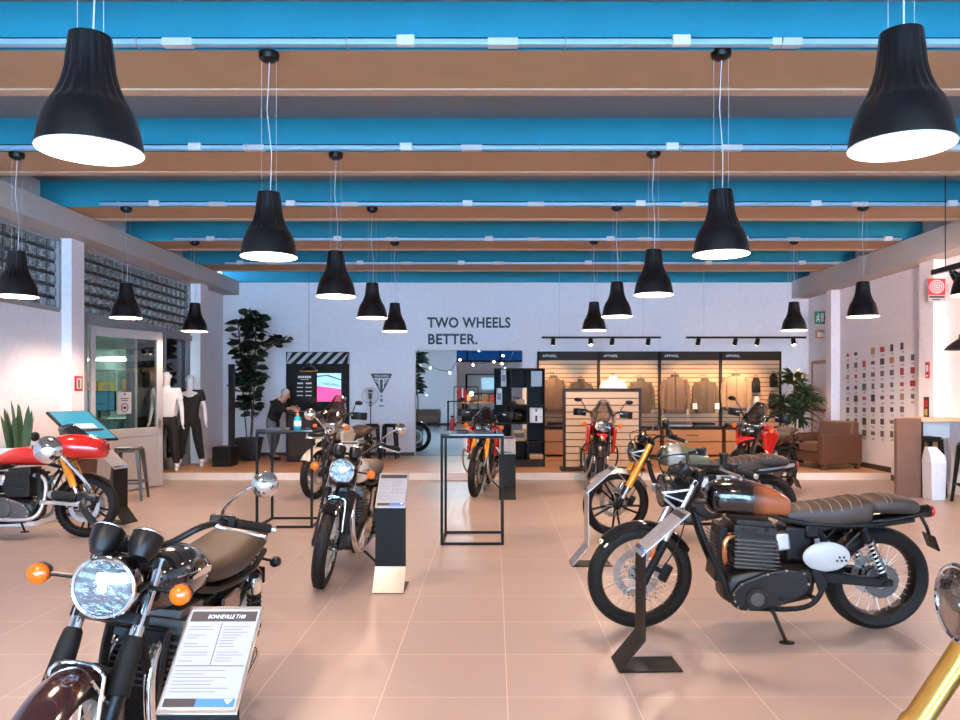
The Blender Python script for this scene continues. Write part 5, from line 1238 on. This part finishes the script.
# ------------------------------------------------------------------ apparel wall
ya = YB-.005
PX = [537.5, 598.5, 659.5, 720.5, 781]; zt, zh = 1.5+38.5*16.2/F, 1.5+30*16.2/F
slat_lab = ['slatwall bay with dark apparel header, far left bay by the cube shelf', 'slatwall bay with dark apparel header, second from left behind the white jacket', 'slatwall bay with dark apparel header, third from left behind two tan jackets', 'slatwall bay with dark apparel header, far right bay by the spiky plant']
for i in range(4):
    x0, x1 = (PX[i]-VX)*16.2/F, (PX[i+1]-VX)*16.2/F; w = x1-x0
    t = thing('slatwall_bay', slat_lab[i], 'display wall', ((x0+x1)/2, ya, PL), 0, 'apparel wall bays'); h = zt-PL
    b = MB(); b.bb(-w/2, w/2, -.05, 0, 0, h); b.build('back_board', 'slat_groove', t, smooth=0)
    b = MB(); n_ = 22; s_ = (zh-PL-.62)/n_*1.0
    for k in range(15):
        z0 = .62+k*((zh-PL-.62)/15); b.bb(-w/2+.03, w/2-.03, -.075, -.05, z0+.008, z0+(zh-PL-.62)/15-.008)
    b.build('slats', 'slat_wood', t, smooth=0)
    b = MB(); b.bb(-w/2, w/2, -.12, -.05, zh-PL, h); hd = b.build('header', 'slat_header', t, bevel=.004)
    text('lettering', 'APPAREL', .075, 'letter_white', hd, T(-w/2+.10, -.122, zh-PL+.06) @ Rx(90), .30, .001)
    b = MB(); b.bb(-w/2, -w/2+.03, -.12, 0, 0, h-.001); b.bb(w/2-.03, w/2, -.12, 0, 0, h-.001); b.build('side_frame', 'slat_header', t, smooth=0)
    b = MB(); b.bb(-w/2+.03, w/2-.03, -.36, -.05, .60, .625); b.build('display_shelf', 'slat_header', t, bevel=.003)
    for k in range(2):
        b = MB(); b.bb(-w/2+.04, w/2-.04, -.34, -.05, .05+k*.27, .30+k*.27); dr = b.build('drawer', 'drawer_wood', t, bevel=.006)
        b = MB(); b.tube([(-.12, -.34, .18+k*.27), (-.12, -.365, .18+k*.27), (.12, -.365, .18+k*.27), (.12, -.34, .18+k*.27)], .007, 6); b.build('handle', 'black_metal', dr)
def jacket(label, px, py, m, s=1.0, yaw=0, sleeves='long', hem='jacket_brown', d=15.92, cuffs=None):
    p = P(px, py, d); t = thing('hanging_jacket', label, 'jacket', p, yaw, 'jackets on the apparel wall')
    r_ = random.Random(int(px)); ph = r_.uniform(0, 6)
    def rg(z, rx, ry, f): return [(p_[0]*(1+f*.05*math.sin(7*math.atan2(p_[1], p_[0])+ph+z*5)), p_[1]*(1+f*.14*math.sin(9*math.atan2(p_[1], p_[0])+ph)), p_[2]) for p_ in rz_ring(0, 0, z, rx, ry, 2.3, 36)]
    b = MB(Matrix.Scale(s, 4)); b.rings([rg(0, .06, .05, 0), rg(-.03, .075, .055, 0), rg(-.06, .15, .07, .2), rg(-.10, .205, .085, .4), rg(-.2, .215, .10, .8), rg(-.4, .205, .10, 1), rg(-.58, .21, .10, 1.2), rg(-.66, .215, .10, 1.2)]); bd = b.build('jacket_body', m, t, smooth=60)
    b = MB(Matrix.Scale(s, 4)); b.rings([rg(-.655, .213, .099, 1.2), rg(-.72, .205, .092, 1.2)]); b.build('waistband', hem, bd, smooth=60)
    for k in (-1, 1):
        b = MB(Matrix.Scale(s, 4)); L_ = 1 if sleeves == 'long' else .5; q = spline([(k*.17, 0, -.085), (k*.228, -.01, -.22), (k*.245, -.03, -.42), (k*.238, -.06, -.64)], 5); q = q[:int(len(q)*L_)]
        b.tube(q, [.062-.022*i/len(q)+.004*math.sin(i*1.7) for i in range(len(q))], 14); sl = b.build('sleeve', m, t, smooth=60)
        if cuffs: b = MB(Matrix.Scale(s, 4)); b.tube([q[-4], q[-1]], .052, 14); b.build('cuff', cuffs, sl)
    b = MB(Matrix.Scale(s, 4)); b.rings([rg(-.035, .085, .066, 0), rg(.02, .078, .066, 0), rg(.025, .06, .05, 0), rg(-.02, .055, .045, 0)]); b.build('collar', hem if m != 'cloth_white' else 'cloth_white', t, smooth=60)
    b = MB(Matrix.Scale(s, 4)); b.bb(-.006, .006, -.112, -.085, -.64, -.04); b.build('zipper', hem, t)
    b = MB(); b.tube(spline([(0, 0, -.01), (0, 0, .05), (.012, .01, .075), (0, .06, .08), (0, .10, .08), (0, 16.21-d-.005, .08)], 4), .005, 6); b.tube([(-.16, 0, -.07), (0, 0, .0), (.16, 0, -.07)], .008, 6); b.build('hanger', 'black_metal', t)
    b = MB(Matrix.Scale(s, 4)); b.bb(.20, .235, -.115, -.11, -.74, -.64); b.build('price_tag', 'sheet_white', t, smooth=0)
jacket('tan striped jacket just right of the cube shelf', 553.5, 376.5, 'jacket_tan', 1.0, 25)
jacket('brown tan jacket above the left end of the freestanding slatwall', 581, 380, 'jacket_olive', .93, 4)
jacket('white jacket, the only white one on the apparel wall', 613, 377.5, 'cloth_white', 1.0, -3, hem='cloth_white')
jacket('brown jacket above the right end of the freestanding slatwall', 641, 379.5, 'jacket_olive', .97, 6)
jacket('large light tan jacket left of the short-sleeved brown one', 675, 375.5, 'jacket_tan', 1.07, -5)
jacket('brown jacket with white sleeve ends, between two tan jackets', 705, 379, 'jacket_olive', .97, 5, cuffs='cloth_white')
jacket('sandy jacket farthest right on the apparel wall', 736, 374, 'jacket_sand', 1.05, -12)
def backpack(label, px, py, w_, h_, m):
    p = P(px, py, 16.1); t = thing('hanging_gear', label, 'gear', p)
    b = MB(); b.rings([rz_ring(0, -.0, z*h_, w_*a, .055*c, 3, 20) for z, a, c in ((-.5, .42, .8), (-.42, .5, 1), (.2, .48, 1), (.42, .36, .8), (.5, .2, .4))]); bd = b.build('bag_body', m, t, smooth=60)
    b = MB(); b.rings([rz_ring(0, -.06, z*h_, w_*.36, .02, 3, 16) for z in (-.36, -.02)]); b.build('pocket', 'black_rubber', bd, bevel=.005)
    b = MB(); b.torus(.03, .006, 16, 6, T(0, 0, h_*.5+.02) @ Rx(90)); b.tube([(0, 0, h_*.5+.045), (0, .05, h_*.5+.05)], .004, 6); b.build('strap', 'black_rubber', bd)
backpack('dark rucksack hanging right of the sandy jacket', 756, 385, .17, .32, 'cloth_dark')
backpack('dark pouch at the top right of the apparel wall', 773.5, 380.5, .16, .28, 'cloth_dark')
backpack('dark pouch low on the far right bay above the red bike', 772, 401, .15, .30, 'cloth_dark')
backpack('pale grey pouch low on the far right bay beside the dark pouch', 756.5, 402, .15, .24, 'wall_grey')
def folded(label, px, d, z, w_, n_, m, dp=.24):
    t = thing('folded_trousers', label, 'clothes pile', ((px-VX)*d/F, d, z), rnd.uniform(-3, 3), 'folded clothes on the shelves')
    for k in range(n_):
        b = MB(); b.bb(-w_/2+rnd.uniform(0, .01), w_/2-rnd.uniform(0, .01), -dp/2, dp/2, k*.038+.001, k*.038+.037); b.build('folded_garment', m[k % len(m)], t, bevel=.014, seg=3)
zs = PL+.626
folded('pile of folded grey trousers on the third bay shelf', 679, 16.08, zs, .5, 2, ['wall_grey', 'cloth_denim'])
folded('pile of folded dark trousers on the third bay shelf, right side', 704, 16.08, zs, .44, 2, ['cloth_denim', 'cloth_dark'])
folded('pile of folded dark clothes on the far left bay shelf', 557, 16.08, zs, .42, 2, ['cloth_denim', 'cloth_dark'])
folded('pile of folded clothes on the far right bay shelf', 738, 16.08, zs, .5, 2, ['cloth_dark', 'jacket_tan'])
# freestanding slatwall
x0, x1, yf = (563.5-VX)*13.2/F, (642-VX)*13.2/F, 13.2; w = x1-x0; h = 1.41
t = thing('freestanding_slatwall', 'low freestanding slatwall with dark frame in front of the apparel wall', 'display stand', ((x0+x1)/2, yf+.10, PL))
b = MB(); b.bb(-w/2-.04, w/2+.04, -.18, .25, 0, .05); b.build('plinth', 'slat_header', t, bevel=.004)
b = MB(); b.bb(-w/2, -w/2+.045, -.05, .05, .05, h); b.bb(w/2-.045, w/2, -.05, .05, .05, h); b.bb(-w/2+.045, w/2-.045, -.05, .05, h-.045, h); b.build('frame', 'slat_header', t, smooth=0)
b = MB(); b.bb(-w/2+.045, w/2-.045, -.02, .02, .05, h-.045); b.build('core', 'slat_groove', t, smooth=0)
b = MB()
for k in range(11):
    z0 = .06+k*(h-.115)/11
    for sy in (-1, 1): b.bb(-w/2+.046, w/2-.046, min(sy*.02, sy*.042), max(sy*.02, sy*.042), z0+.009, z0+(h-.115)/11-.009)
b.build('slats', 'slat_wood', t, smooth=0)
# track rails with spots
SPC = (1, .62, .34)
def track(label, xa, xb, spots, lit, y=15.2):
    z = 1.5+52.5*y/F; t = thing('track_light_rail', label, 'track light', (0, y, z), 0, 'track rails over the apparel wall')
    a, c = (xa-VX)*y/F, (xb-VX)*y/F; b = MB(); b.bb(a, c, -.02, .02, -.02, .02); b.build('rail', 'black_satin', t, bevel=.003)
    for x in (a+.35, c-.35): b = MB(); b.cyl((x, 0, .018), (x, 0, 4.12-z), .003, n=6); b.build('suspension_wire', 'wire_grey', t)
    for i, sp in enumerate(spots):
        x = (sp-VX)*y/F; on = i in lit; dr = V((.0, .62, -.78)).normalized() if not on else V((0, -.3, -.95)).normalized()
        b = MB(); b.cyl((x, 0, -.015), (x, 0, -.05), .012, n=8); q = V((x, -.02, -.075)); b.tube([q-dr*.06, q-dr*.05, q+dr*.07, q+dr*.075], [.03, .042, .045, .04], 16); s_ = b.build('spot_head', 'black_satin', t)
        b = MB(); b.cyl(q+dr*.0755, q+dr*.08, .036, n=16); b.build('spot_lens', 'spot_glow', s_)
        l = bpy.data.lights.new('spot_light', 'SPOT'); l.energy = 90 if on else 130; l.color = SPC; l.spot_size = rad(78); l.spot_blend = .9; l.shadow_soft_size = .03
        o = bpy.data.objects.new('spot_light', l); COL.objects.link(o); o.parent = t; o.location = q+dr*.1; o.rotation_euler = dr.to_track_quat('-Z', 'Y').to_euler()
track('black track light rail above the left half of the apparel wall', 541.5, 661, (553, 590.5, 612, 648), (1,))
track('black track light rail above the right half of the apparel wall', 686, 806, (698, 735, 757, 793), (3,))

# ------------------------------------------------------------------ right side
t = thing('armchair', 'brown leather armchair with block arms by the photo poster', 'armchair', (5.88, 13.85, PL), -70)
b = MB()
b.bb(-.36, .36, -.36, .40, .12, .30); b.build('base', 'leather_brown', t, bevel=.02, seg=3)
b = MB(); b.bb(-.31, .31, -.40, .26, .30, .46); b.build('seat_cushion', 'leather_cushion', t, bevel=.04, seg=4)
b = MB(); b.rings([[(-.40, y0, z_), (.40, y0, z_), (.40, y0+d_, z_), (-.40, y0+d_, z_)] for y0, d_, z_ in ((.22, .2, .28), (.27, .17, .80), (.29, .13, .83))]); b.build('backrest', 'leather_cushion', t, bevel=.03, seg=3)
for s in (-1, 1):
    b = MB(); b.bb(min(s*.34, s*.48), max(s*.34, s*.48), -.44, .42, .10, .60); b.build('armrest', 'leather_brown', t, bevel=.015, seg=3)
    for y_ in (-.38, .36): b = MB(); b.box((s*.42, y_, .05), (.07, .07, .10)); b.build('leg', 'stem_brown', t)
# photo poster on the right wall
y0, y1, z0, z1 = 12.04, 14.74, .72, 2.46
t = thing('photo_poster', 'large white wall poster printed with rows of small photos', 'poster', (XR-.002, 0, 0))
b = MB(); b.bb(-.006, 0, y0, y1, z0, z1); rr = random.Random(3)
for i in range(8):
    for j in range(8):
        if (i, j) in ((0, 0), (0, 6), (0, 7), (0, 5), (1, 7), (6, 7), (5, 0)): continue
        yc_ = y0+.20+i*(y1-y0-.36)/7.3; zc_ = z1-.24-j*.205-(.01*i); pw, ph_ = rr.uniform(.045, .075), rr.uniform(.03, .065); b.mi = rr.choice((1, 1, 2, 2, 3, 4, 4, 5)); b.bb(-.0075, -.006, yc_-pw, yc_+pw, zc_-ph_, zc_+ph_)
        b.mi = 4
        for k in range(2): b.bb(-.0075, -.006, yc_-.06, yc_+rr.uniform(.0, .06), zc_-.09-.02*k, zc_-.082-.02*k)
b.build('printed_sheet', ['poster_white', 'ink_dark', 'jacket_brown', 'box_kraft', 'ink_grey', 'sign_red'], t, smooth=0)
# signs
t = thing('spiral_sign', 'red square sign with white spiral rings on the right wall', 'sign', P(936.5, 291.5, 11.3)); 
b = MB(); b.bb(-.125, .125, -.01, .0, -.05, .19); b.build('plate', 'sign_red', t, bevel=.003); b = MB(); b.bb(-.125, .125, -.01, .0, -.145, -.051); b.build('caption_plate', 'sheet_white', t)
b = MB()
for r in (.10, .072, .044, .018): b.torus(r, .0048, 36, 6, T(0, -.011, .07) @ Rx(90) @ Matrix.Diagonal((1.0, .92, .5, 1)))
b.build('spiral', 'letter_white', t); b = MB(); b.bb(-.11, .11, -.0115, -.01, -.095, -.065); b.bb(-.07, .05, -.0115, -.01, -.125, -.11); b.build('print', 'ink_dark', t, smooth=0)
b = MB(); b.bb(.125, .001+XR-P(936.5, 291.5, 11.3).x, -.008, -.002, .0, .1); b.build('bracket', 'alloy_dull', t, smooth=0)
p = P(819.5, 318, 15.5)
t = thing('exit_sign', 'green emergency exit sign near the right back corner', 'sign', p)
b = MB(); b.bb(-.10, .10, -.02, 0, -.12, .13); b.build('plate', 'sign_green', t, bevel=.004)
b = MB(); yy = -.022; b.bb(.02, .08, -.022, -.02, -.08, .10); b.ell((-.03, -.021, .075), (.016, .002, .016), 10, 6); b.tube([(-.03, -.021, .05), (-.04, -.021, -.01), (-.075, -.021, -.07)], .012, 6); b.tube([(-.04, -.021, -.01), (-.01, -.021, -.04), (-.015, -.021, -.08)], .011, 6); b.tube([(-.03, -.021, .045), (.0, -.021, .02), (.012, -.021, .03)], .008, 6); b.tube([(-.03, -.021, .045), (-.065, -.021, .03), (-.075, -.021, .0)], .008, 6); b.build('running_figure', 'letter_white', t)
b = MB(); b.bb(.10, XR-p.x, -.015, -.005, -.02, .04); b.build('bracket', 'alloy_dull', t, smooth=0)
p = P(821, 334, 15.55); t = thing('emergency_lamp', 'small tan emergency lamp box below the exit sign', 'lamp', p); b = MB(); b.bb(-.10, XR-p.x, -.04, .04, -.08, .08); b.build('body', 'box_kraft', t, bevel=.01); b = MB(); b.bb(-.085, .085, -.044, -.04, -.06, .03); b.build('diffuser', 'bread_plastic', t)
def wall_plate(lab, cat, nm, y_, z_, w_, h_, m, x=XR-.17, sd=-1, parts=()):
    t = thing(nm, lab, cat, (x, y_, z_)); b = MB(); b.bb(min(0, sd*.012), max(0, sd*.012), -w_/2, w_/2, -h_/2, h_/2); b.build('plate', m, t, bevel=.002)
    for (mm, y0_, y1_, z0_, z1_) in parts: b = MB(); b.bb(min(sd*.012, sd*.014), max(sd*.012, sd*.014), y0_*w_, y1_*w_, z0_*h_, z1_*h_); b.build('print', mm, t, smooth=0)
    return t
wall_plate('red and white fire safety notice on the right pillar', 'sign', 'fire_notice', 11.52, 1.5+20*11.5/F, .10, .24, 'sign_red', parts=(('letter_white', -.3, .3, -.4, -.3), ('letter_white', -.3, .3, -.1, .3)))
wall_plate('dark framed picture with red and yellow print on the right pillar', 'picture', 'framed_picture', 11.55, 1.5-17*11.5/F, .13, .30, 'ink_dark', parts=(('sign_red', -.35, .35, .0, .35), ('box_yellow', -.3, .3, -.42, -.1)))
wall_plate('red fire extinguisher sign on the left white pillar', 'sign', 'extinguisher_sign', 10.38, 1.5+6.5*10.4/F, .19, .20, 'sign_red', XL+.13, 1, (('letter_white', -.3, .3, -.35, .35), ('sign_red', -.14, .14, -.3, .25)))
# bar table with box end
t = thing('bar_table', 'tall bar table with brown box end and wooden top at right', 'table', (5.6, 10.78, 0)); 
b = MB(); b.bb(0, .345, 0, .07, 0, 1.105); b.build('end_panel', 'table_brown', t, bevel=.004); b = MB(); b.bb(.345, .37, .0, .07, 0, 1.06); b.build('edge_panel', 'black_satin', t)
b = MB(); b.bb(.345, 1.0, -.01, .52, 1.06, 1.105); b.build('table_top', 'table_top', t, bevel=.004); b = MB(); b.bb(.37, 1.0, .44, .48, .80, 1.06); b.build('rear_panel', 'bread_plastic', t)
t = thing('waste_bin', 'white plastic waste bin with sloped lid under the bar table', 'bin', (6.03, 10.62, 0)); b = MB(); b.box((0, 0, .25), (.19, .24, .50), None, (1.08, 1.05)); b.build('bin_body', 'plastic_white', t, bevel=.012)
b = MB(); b.rings([[(-.105, -.13, .50), (.105, -.13, .50), (.105, .13, .50), (-.105, .13, .50)], [(-.105, -.10, .60), (.105, -.10, .60), (.105, .10, .60), (-.105, .10, .60)], [(-.105, -.03, .72), (.02, -.03, .72), (.02, .05, .72), (-.105, .05, .72)]]); b.build('lid', 'plastic_white', t, bevel=.008)
stool('black bar stool tucked under the bar table at right', (6.13, 11.0, 0), .84, 0, group='bar stools at the right table', sp=.18)
stool('black bar stool at the right edge in front of the bar table', (6.33, 10.2, 0), .80, -10, group='bar stools at the right table')
t = thing('black_cabinet', 'black cabinet behind the bar table at the right edge', 'cabinet', (6.34, 11.62, 0)); b = MB(); b.bb(-.05, .275, -.25, .25, 0, .95); b.build('carcass', 'shelf_black', t, bevel=.004)
b = MB(); b.bb(-.03, .26, -.265, -.25, .05, .62); dr = b.build('door', 'black_satin', t, bevel=.003); b = MB(); b.bb(.2, .22, -.285, -.265, .4, .56); b.build('handle', 'alloy', dr)
b = MB(); b.bb(-.03, .26, -.265, -.25, .64, .92); dr = b.build('drawer', 'box_kraft', t, bevel=.003); b = MB(); b.bb(-.03, .13, -.285, -.265, .77, .79); b.build('handle', 'alloy', dr)
# ceiling track and dome lamp at the right edge
t = thing('ceiling_spot_bar', 'short black bar with spotlights at the upper right edge', 'track light', (5.27, 0, 2.91)); b = MB(); b.bb(-.03, .03, 7.9, 9.3, -.03, .03); b.build('rail', 'black_satin', t, bevel=.004)
for y_ in (8.15, 9.05): b = MB(); b.cyl((0, y_, .03), (0, y_, 1.21), .006, n=6); b.build('suspension_rod', 'black_satin', t)
for y_ in (8.55, 8.95): b = MB(); b.cyl((0, y_, -.03), (.0, y_, -.06), .015, n=8); b.tube([(.02, y_, -.05), (.06, y_, -.09), (.12, y_, -.17)], [.035, .05, .055], 16); b.build('spot_head', 'black_satin', t)
for y_, tg in ((8.55, (6.6, 11.0, 2.0)), (8.95, (6.6, 13.4, 1.9))):
    l = bpy.data.lights.new('spot_light', 'SPOT'); l.energy = 230; l.color = (1, .66, .47); l.spot_size = rad(95); l.spot_blend = 1; l.shadow_soft_size = .05
    o = bpy.data.objects.new('spot_light', l); COL.objects.link(o); o.parent = t; o.location = (.16, y_, -.2); o.rotation_euler = (V(tg)-V((5.27+.16, y_, 2.71))).to_track_quat('-Z', 'Y').to_euler()
p = P(962, 350, 9.5); t = thing('dome_lamp', 'black industrial dome lamp over the bar table at right edge', 'pendant lamp', p)
b = MB(); b.lathe([(0, .19), (.035, .19), (.04, .14), (.11, .09), (.18, .03), (.20, 0), (.194, 0), (.17, .03), (.1, .08), (0, .11)], 32); b.build('lamp_shade', 'shade_black', t); b = MB(); b.ell((0, 0, .045), .03, 12, 8); b.build('bulb', 'bulb_glow', t)
b = MB(); b.cyl((0, 0, .18), (0, 0, 3.8-p.z), .005, n=6); b.build('power_cord', 'black_satin', t); point('bulb_light', (0, 0, -.02), 14, LAMPC, t, .03)

# ------------------------------------------------------------------ office contents
t = thing('office_shelf', 'white office cupboard with open shelves behind the door glass', 'cupboard', (-7.45, 15.55, 0))
b = MB()
for x in (-.85, -.02, .83): b.bb(x, x+.02, -.25, .25, 0, 2.3)
for z_ in (0, .5, .95, 1.4, 1.9, 2.28): b.bb(-.85, .85, -.249, .249, z_, z_+.02)
b.bb(-.85, .85, .23, .249, 0, 2.3); b.build('carcass', 'office_white', t, smooth=0)
b = MB(); b.bb(-.84, -.03, -.27, -.25, 1.92, 2.28); b.build('door', 'office_white', t); b = MB(); b.bb(0, .82, -.27, -.25, .02, .93); b.build('door', 'office_teal', t); b = MB(); b.bb(-.84, -.03, -.27, -.25, .02, .93); b.build('door', 'office_teal', t)
for i, (x, z_, w_, h_, m, lab) in enumerate(((-.62, 1.421, .34, .26, 'box_yellow', 'yellow carton on the office shelf, left one'), (-.22, 1.421, .36, .24, 'box_yellow', 'yellow carton on the office shelf, right of another yellow carton'), (.22, 1.421, .3, .3, 'box_kraft', 'kraft carton on the office shelf, right side'), (.55, .971, .3, .32, 'office_teal', 'teal carton on the lower office shelf'), (-.5, .971, .4, .22, 'office_teal', 'low teal carton on the lower office shelf at left'))):
    t2 = thing('storage_carton', lab, 'box', (-7.45+x, 15.5, z_), 0, 'cartons on the office shelf'); b = MB(); b.bb(-w_/2, w_/2, -.15, .15, 0, h_); b.build('carton', m, t2, bevel=.004); b = MB(); b.bb(-.06, .06, -.153, -.15, h_*.4, h_*.75); b.build('paper_label', 'sheet_white', t2, smooth=0)
t = thing('office_tube_light', 'long white tube light glowing inside the office', 'ceiling lamp', (-6.9, 14.2, 2.05)); b = MB(); b.bb(-1.2, 1.1, -.03, .03, .02, .06); b.build('housing', 'plastic_white', t); b = MB(); b.cyl((-1.15, 0, .0), (1.05, 0, .0), .018, n=10); b.build('tube', 'tube_glow', t)
for x in (-1.0, .9): b = MB(); b.cyl((x, 0, .05), (x, 0, 1.15), .004, n=6); b.build('suspension_wire', 'wire_grey', t)
point('tube_light', (0, -.1, -.1), 55, (.82, 1, .90), t, .15)
t = thing('office_monitor', 'office computer screen glowing blue behind the door glass', 'monitor', (-6.72, 13.2, 1.02)); b = MB(); b.bb(-.28, .28, -.02, .02, .12, .46); b.build('screen_case', 'black_satin', t, bevel=.005); b = MB(); b.bb(-.265, .265, -.023, -.02, .135, .445); b.build('display', 'screen_teal', t, smooth=0); b = MB(); b.cyl((0, 0, 0), (0, 0, .14), .02, n=10); b.box((0, 0, .006), (.22, .16, .012)); b.build('monitor_stand', 'black_satin', t)
t = thing('office_desk', 'pale office desk behind the door glass', 'desk', (-6.85, 13.2, 0)); b = MB(); b.bb(-.6, .7, -.35, .35, .98, 1.018); b.build('desk_top', 'office_white', t)
for x in (-.55, .65):
    for y_ in (-.3, .3): b = MB(); b.bb(x-.025, x+.025, y_-.025, y_+.025, 0, .98); b.build('leg', 'alloy_dull', t)

# ------------------------------------------------------------------ annex hall contents
def Pa(px, py, d): return P(px, py, d)
t = thing('leather_bench', 'dark brown tufted bench against the pale wall in the next room', 'bench', (-2.75, 28.8, PL)); b = MB(); b.bb(-.75, .75, -.3, .3, .16, .46); b.build('seat', 'leather_brown', t, bevel=.03, seg=3); b = MB(); b.bb(-.75, .75, .18, .32, .4, .66); b.build('backrest', 'leather_brown', t, bevel=.04, seg=3)
for x in (-.68, .68):
    for y_ in (-.24, .24): b = MB(); b.cyl((x, y_, .16), (x, y_, 0), .025, .02, 10); b.build('leg', 'stem_brown', t)
    b = MB(); b.bb(x-.08, x+.08, -.3, .3, .4, .60); b.build('armrest', 'leather_brown', t, bevel=.03, seg=3)
t = thing('hanging_plant', 'leafy green plant at the left side of the doorway in the next room', 'plant', ((416-VX)*19/F, 19, PL)); pot(t, .5, .16, .2)
b = MB(); tr = spline([(0, 0, .42), (.05, 0, 1.1), (-.02, 0, 1.7), (.08, 0, 2.3)], 6); b.tube(tr, .014, 7); b.build('stem', 'stem_brown', t); b = MB()
for i in range(110):
    q = V(tr[int(rnd.uniform(.45, 1)*18)]); a = rnd.uniform(0, 2*PI); leaf(b, q, (math.cos(a), math.sin(a), rnd.uniform(-.3, .8)), rnd.uniform(.2, .34), .06, .3)
b.build('foliage', 'leaf_dark', t, smooth=80)
t = thing('wire_rack', 'black wire rack with small goods standing in the next room', 'rack', ((463-VX)*26/F, 26, PL)); w, h = .5, 1.02
b = MB(); r = .015
for sx in (-1, 1):
    for sy in (-1, 1): b.bb(sx*w-r, sx*w+r, sy*.25-r, sy*.25+r, 0, h)
for z_ in (.02, h-.02):
    for sy in (-1, 1): b.bb(-w, w, sy*.25-r+.001, sy*.25+r-.001, z_-r, z_+r)
    for sx in (-1, 1): b.bb(sx*w-r+.001, sx*w+r-.001, -.25, .25, z_-r, z_+r)
b.bb(-.22, .5, -.24, .24, .28, .30); b.build('frame', 'black_metal', t, smooth=0)
t = thing('fire_extinguisher', 'small red extinguisher standing inside the wire rack', 'extinguisher', ((452-VX)*26/F, 26, PL)); b = MB(); b.lathe([(0, 0), (.07, 0), (.075, .03), (.075, .36), (.04, .42), (.025, .46), (0, .46)], 20); b.build('cylinder', 'sign_red', t); b = MB(); b.box((0, 0, .49), (.10, .04, .05)); b.tube([(.03, 0, .47), (.1, 0, .4), (.1, 0, .15)], .012, 6); b.build('valve', 'black_satin', t)
t = thing('clothes_rail', 'red garment hanging on a rail in the next room', 'clothes rail', ((462-VX)*29/F, 29, PL)); b = MB(); b.cyl((-.3, 0, 0), (-.3, 0, 1.5), .015); b.cyl((.6, 0, 0), (.6, 0, 1.5), .015); b.cyl((-.3, 0, 1.5), (.6, 0, 1.5), .015); b.build('rail', 'black_metal', t); b = MB(); b.rings([rz_ring(0, 0, z_, a, .07, 2.4, 20) for z_, a in ((1.46, .06), (1.38, .2), (1.0, .18), (.95, .19))]); b.build('garment', 'red_paint', t)
t = thing('work_bench', 'long dark bench of goods at the back of the next room', 'bench', (.2, 31.5, PL)); b = MB(); b.bb(-1.55, 1.6, -.35, .35, .84, .92); b.build('bench_top', 'drawer_wood', t)
for x in (-1.45, 1.5): b = MB(); b.bb(x-.05, x+.05, -.3, .3, 0, .84); b.build('leg', 'black_metal', t)
b = MB(); b.bb(-1.4, 1.45, -.30, .30, .1, .6); b.build('lower_cabinet', 'shelf_black', t)
for i in range(9):
    x = -1.2+.32*i; h_ = rnd.uniform(.15, .42); t2 = thing('goods_carton', 'carton on the long bench in the next room, %s from left' % ('first', 'second', 'third', 'fourth', 'fifth', 'sixth', 'seventh', 'eighth', 'ninth')[i], 'box', (.2+x, 31.5, PL+.921), 0, 'cartons on the long bench'); b = MB(); b.bb(-.12, .12, -.12, .12, 0, h_); b.build('carton', ('box_kraft', 'ink_dark', 'jacket_tan', 'sign_red', 'plastic_white')[i % 5], t2, bevel=.01)
t = thing('wall_shelf_unit', 'dark frame shelving with lit poster at the back of the next room', 'shelf', ((487-VX)*35.6/F, 35.7, PL)); 
b = MB(); 
for x in (-.95, 1.0): b.bb(x-.04, x+.04, -.2, .2, 0, 2.1)
for z_ in (.3, 1.2, 2.08): b.bb(-.95, 1.0, -.2, .2, z_, z_+.04)
b.build('frame', 'shelf_black', t, smooth=0); b = MB(); b.bb(-.25, .35, -.22, -.2, 1.4, 1.95); b.build('lit_poster', 'bulb_glow' if 0 else 'screen_pale', t, smooth=0)
t = thing('table_lamp', 'glowing warm lamp on the bench in the next room', 'lamp', ((472-VX)*31.2/F-.02, 31.1, PL+.921)); b = MB(); b.lathe([(0, 0), (.08, 0), (.08, .02), (.015, .03), (.015, .22), (0, .22)], 16); b.build('lamp_base', 'black_satin', t); b = MB(); b.ell((0, 0, .31), .085, 16, 10); b.build('globe', 'spot_glow', t); point('globe_light', (0, -.15, .34), 40, (1, .6, .3), t, .08)
t = thing('string_lights', 'string of small bulbs hanging across the next room', 'string lights', (0, 21, 0)); qs = [(409, 348), (418, 356), (430, 366), (440, 370), (450, 371), (453, 368), (460, 358), (473, 363), (485, 363), (494, 360), (503, 354), (502, 362), (505, 367), (515, 350), (524, 345)]
b = MB(); pts = [V(((a-VX)*21/F, .12*math.sin(i), 1.5+(390-c)*21/F)) for i, (a, c) in enumerate(qs)]; b.tube(spline([tuple(p_) for p_ in pts], 4), .008, 5); b.build('cable', 'black_satin', t)
for i in (1, 2, 4, 6, 7, 9, 10, 11, 12): b = MB(); b.ell(pts[i]-V((0, 0, .05)), .034, 12, 8); b.build('bulb', 'bulb_glow', t)
t = thing('annex_ceiling_light', 'long cool ceiling light in the next room', 'ceiling lamp', (-1.0, 22.5, 4.1)); b = MB(); b.bb(-.1, .1, -2.5, 2.5, .02, .08); b.build('housing', 'plastic_white', t); b = MB(); b.bb(-.08, .08, -2.45, 2.45, -.01, .02); b.build('diffuser', 'tube_glow', t)
for y_ in (-2, 2): b = MB(); b.cyl((0, y_, .08), (0, y_, .5), .004, n=6); b.build('suspension_wire', 'wire_grey', t)
l = bpy.data.lights.new('tube_light', 'AREA'); l.energy = 260; l.color = (.55, .82, 1); l.shape = 'RECTANGLE'; l.size = .16; l.size_y = 4.8; o = bpy.data.objects.new('tube_light', l); COL.objects.link(o); o.parent = t; o.location = (0, 0, -.03)  # area light of a fixture added out of view to brighten the annex
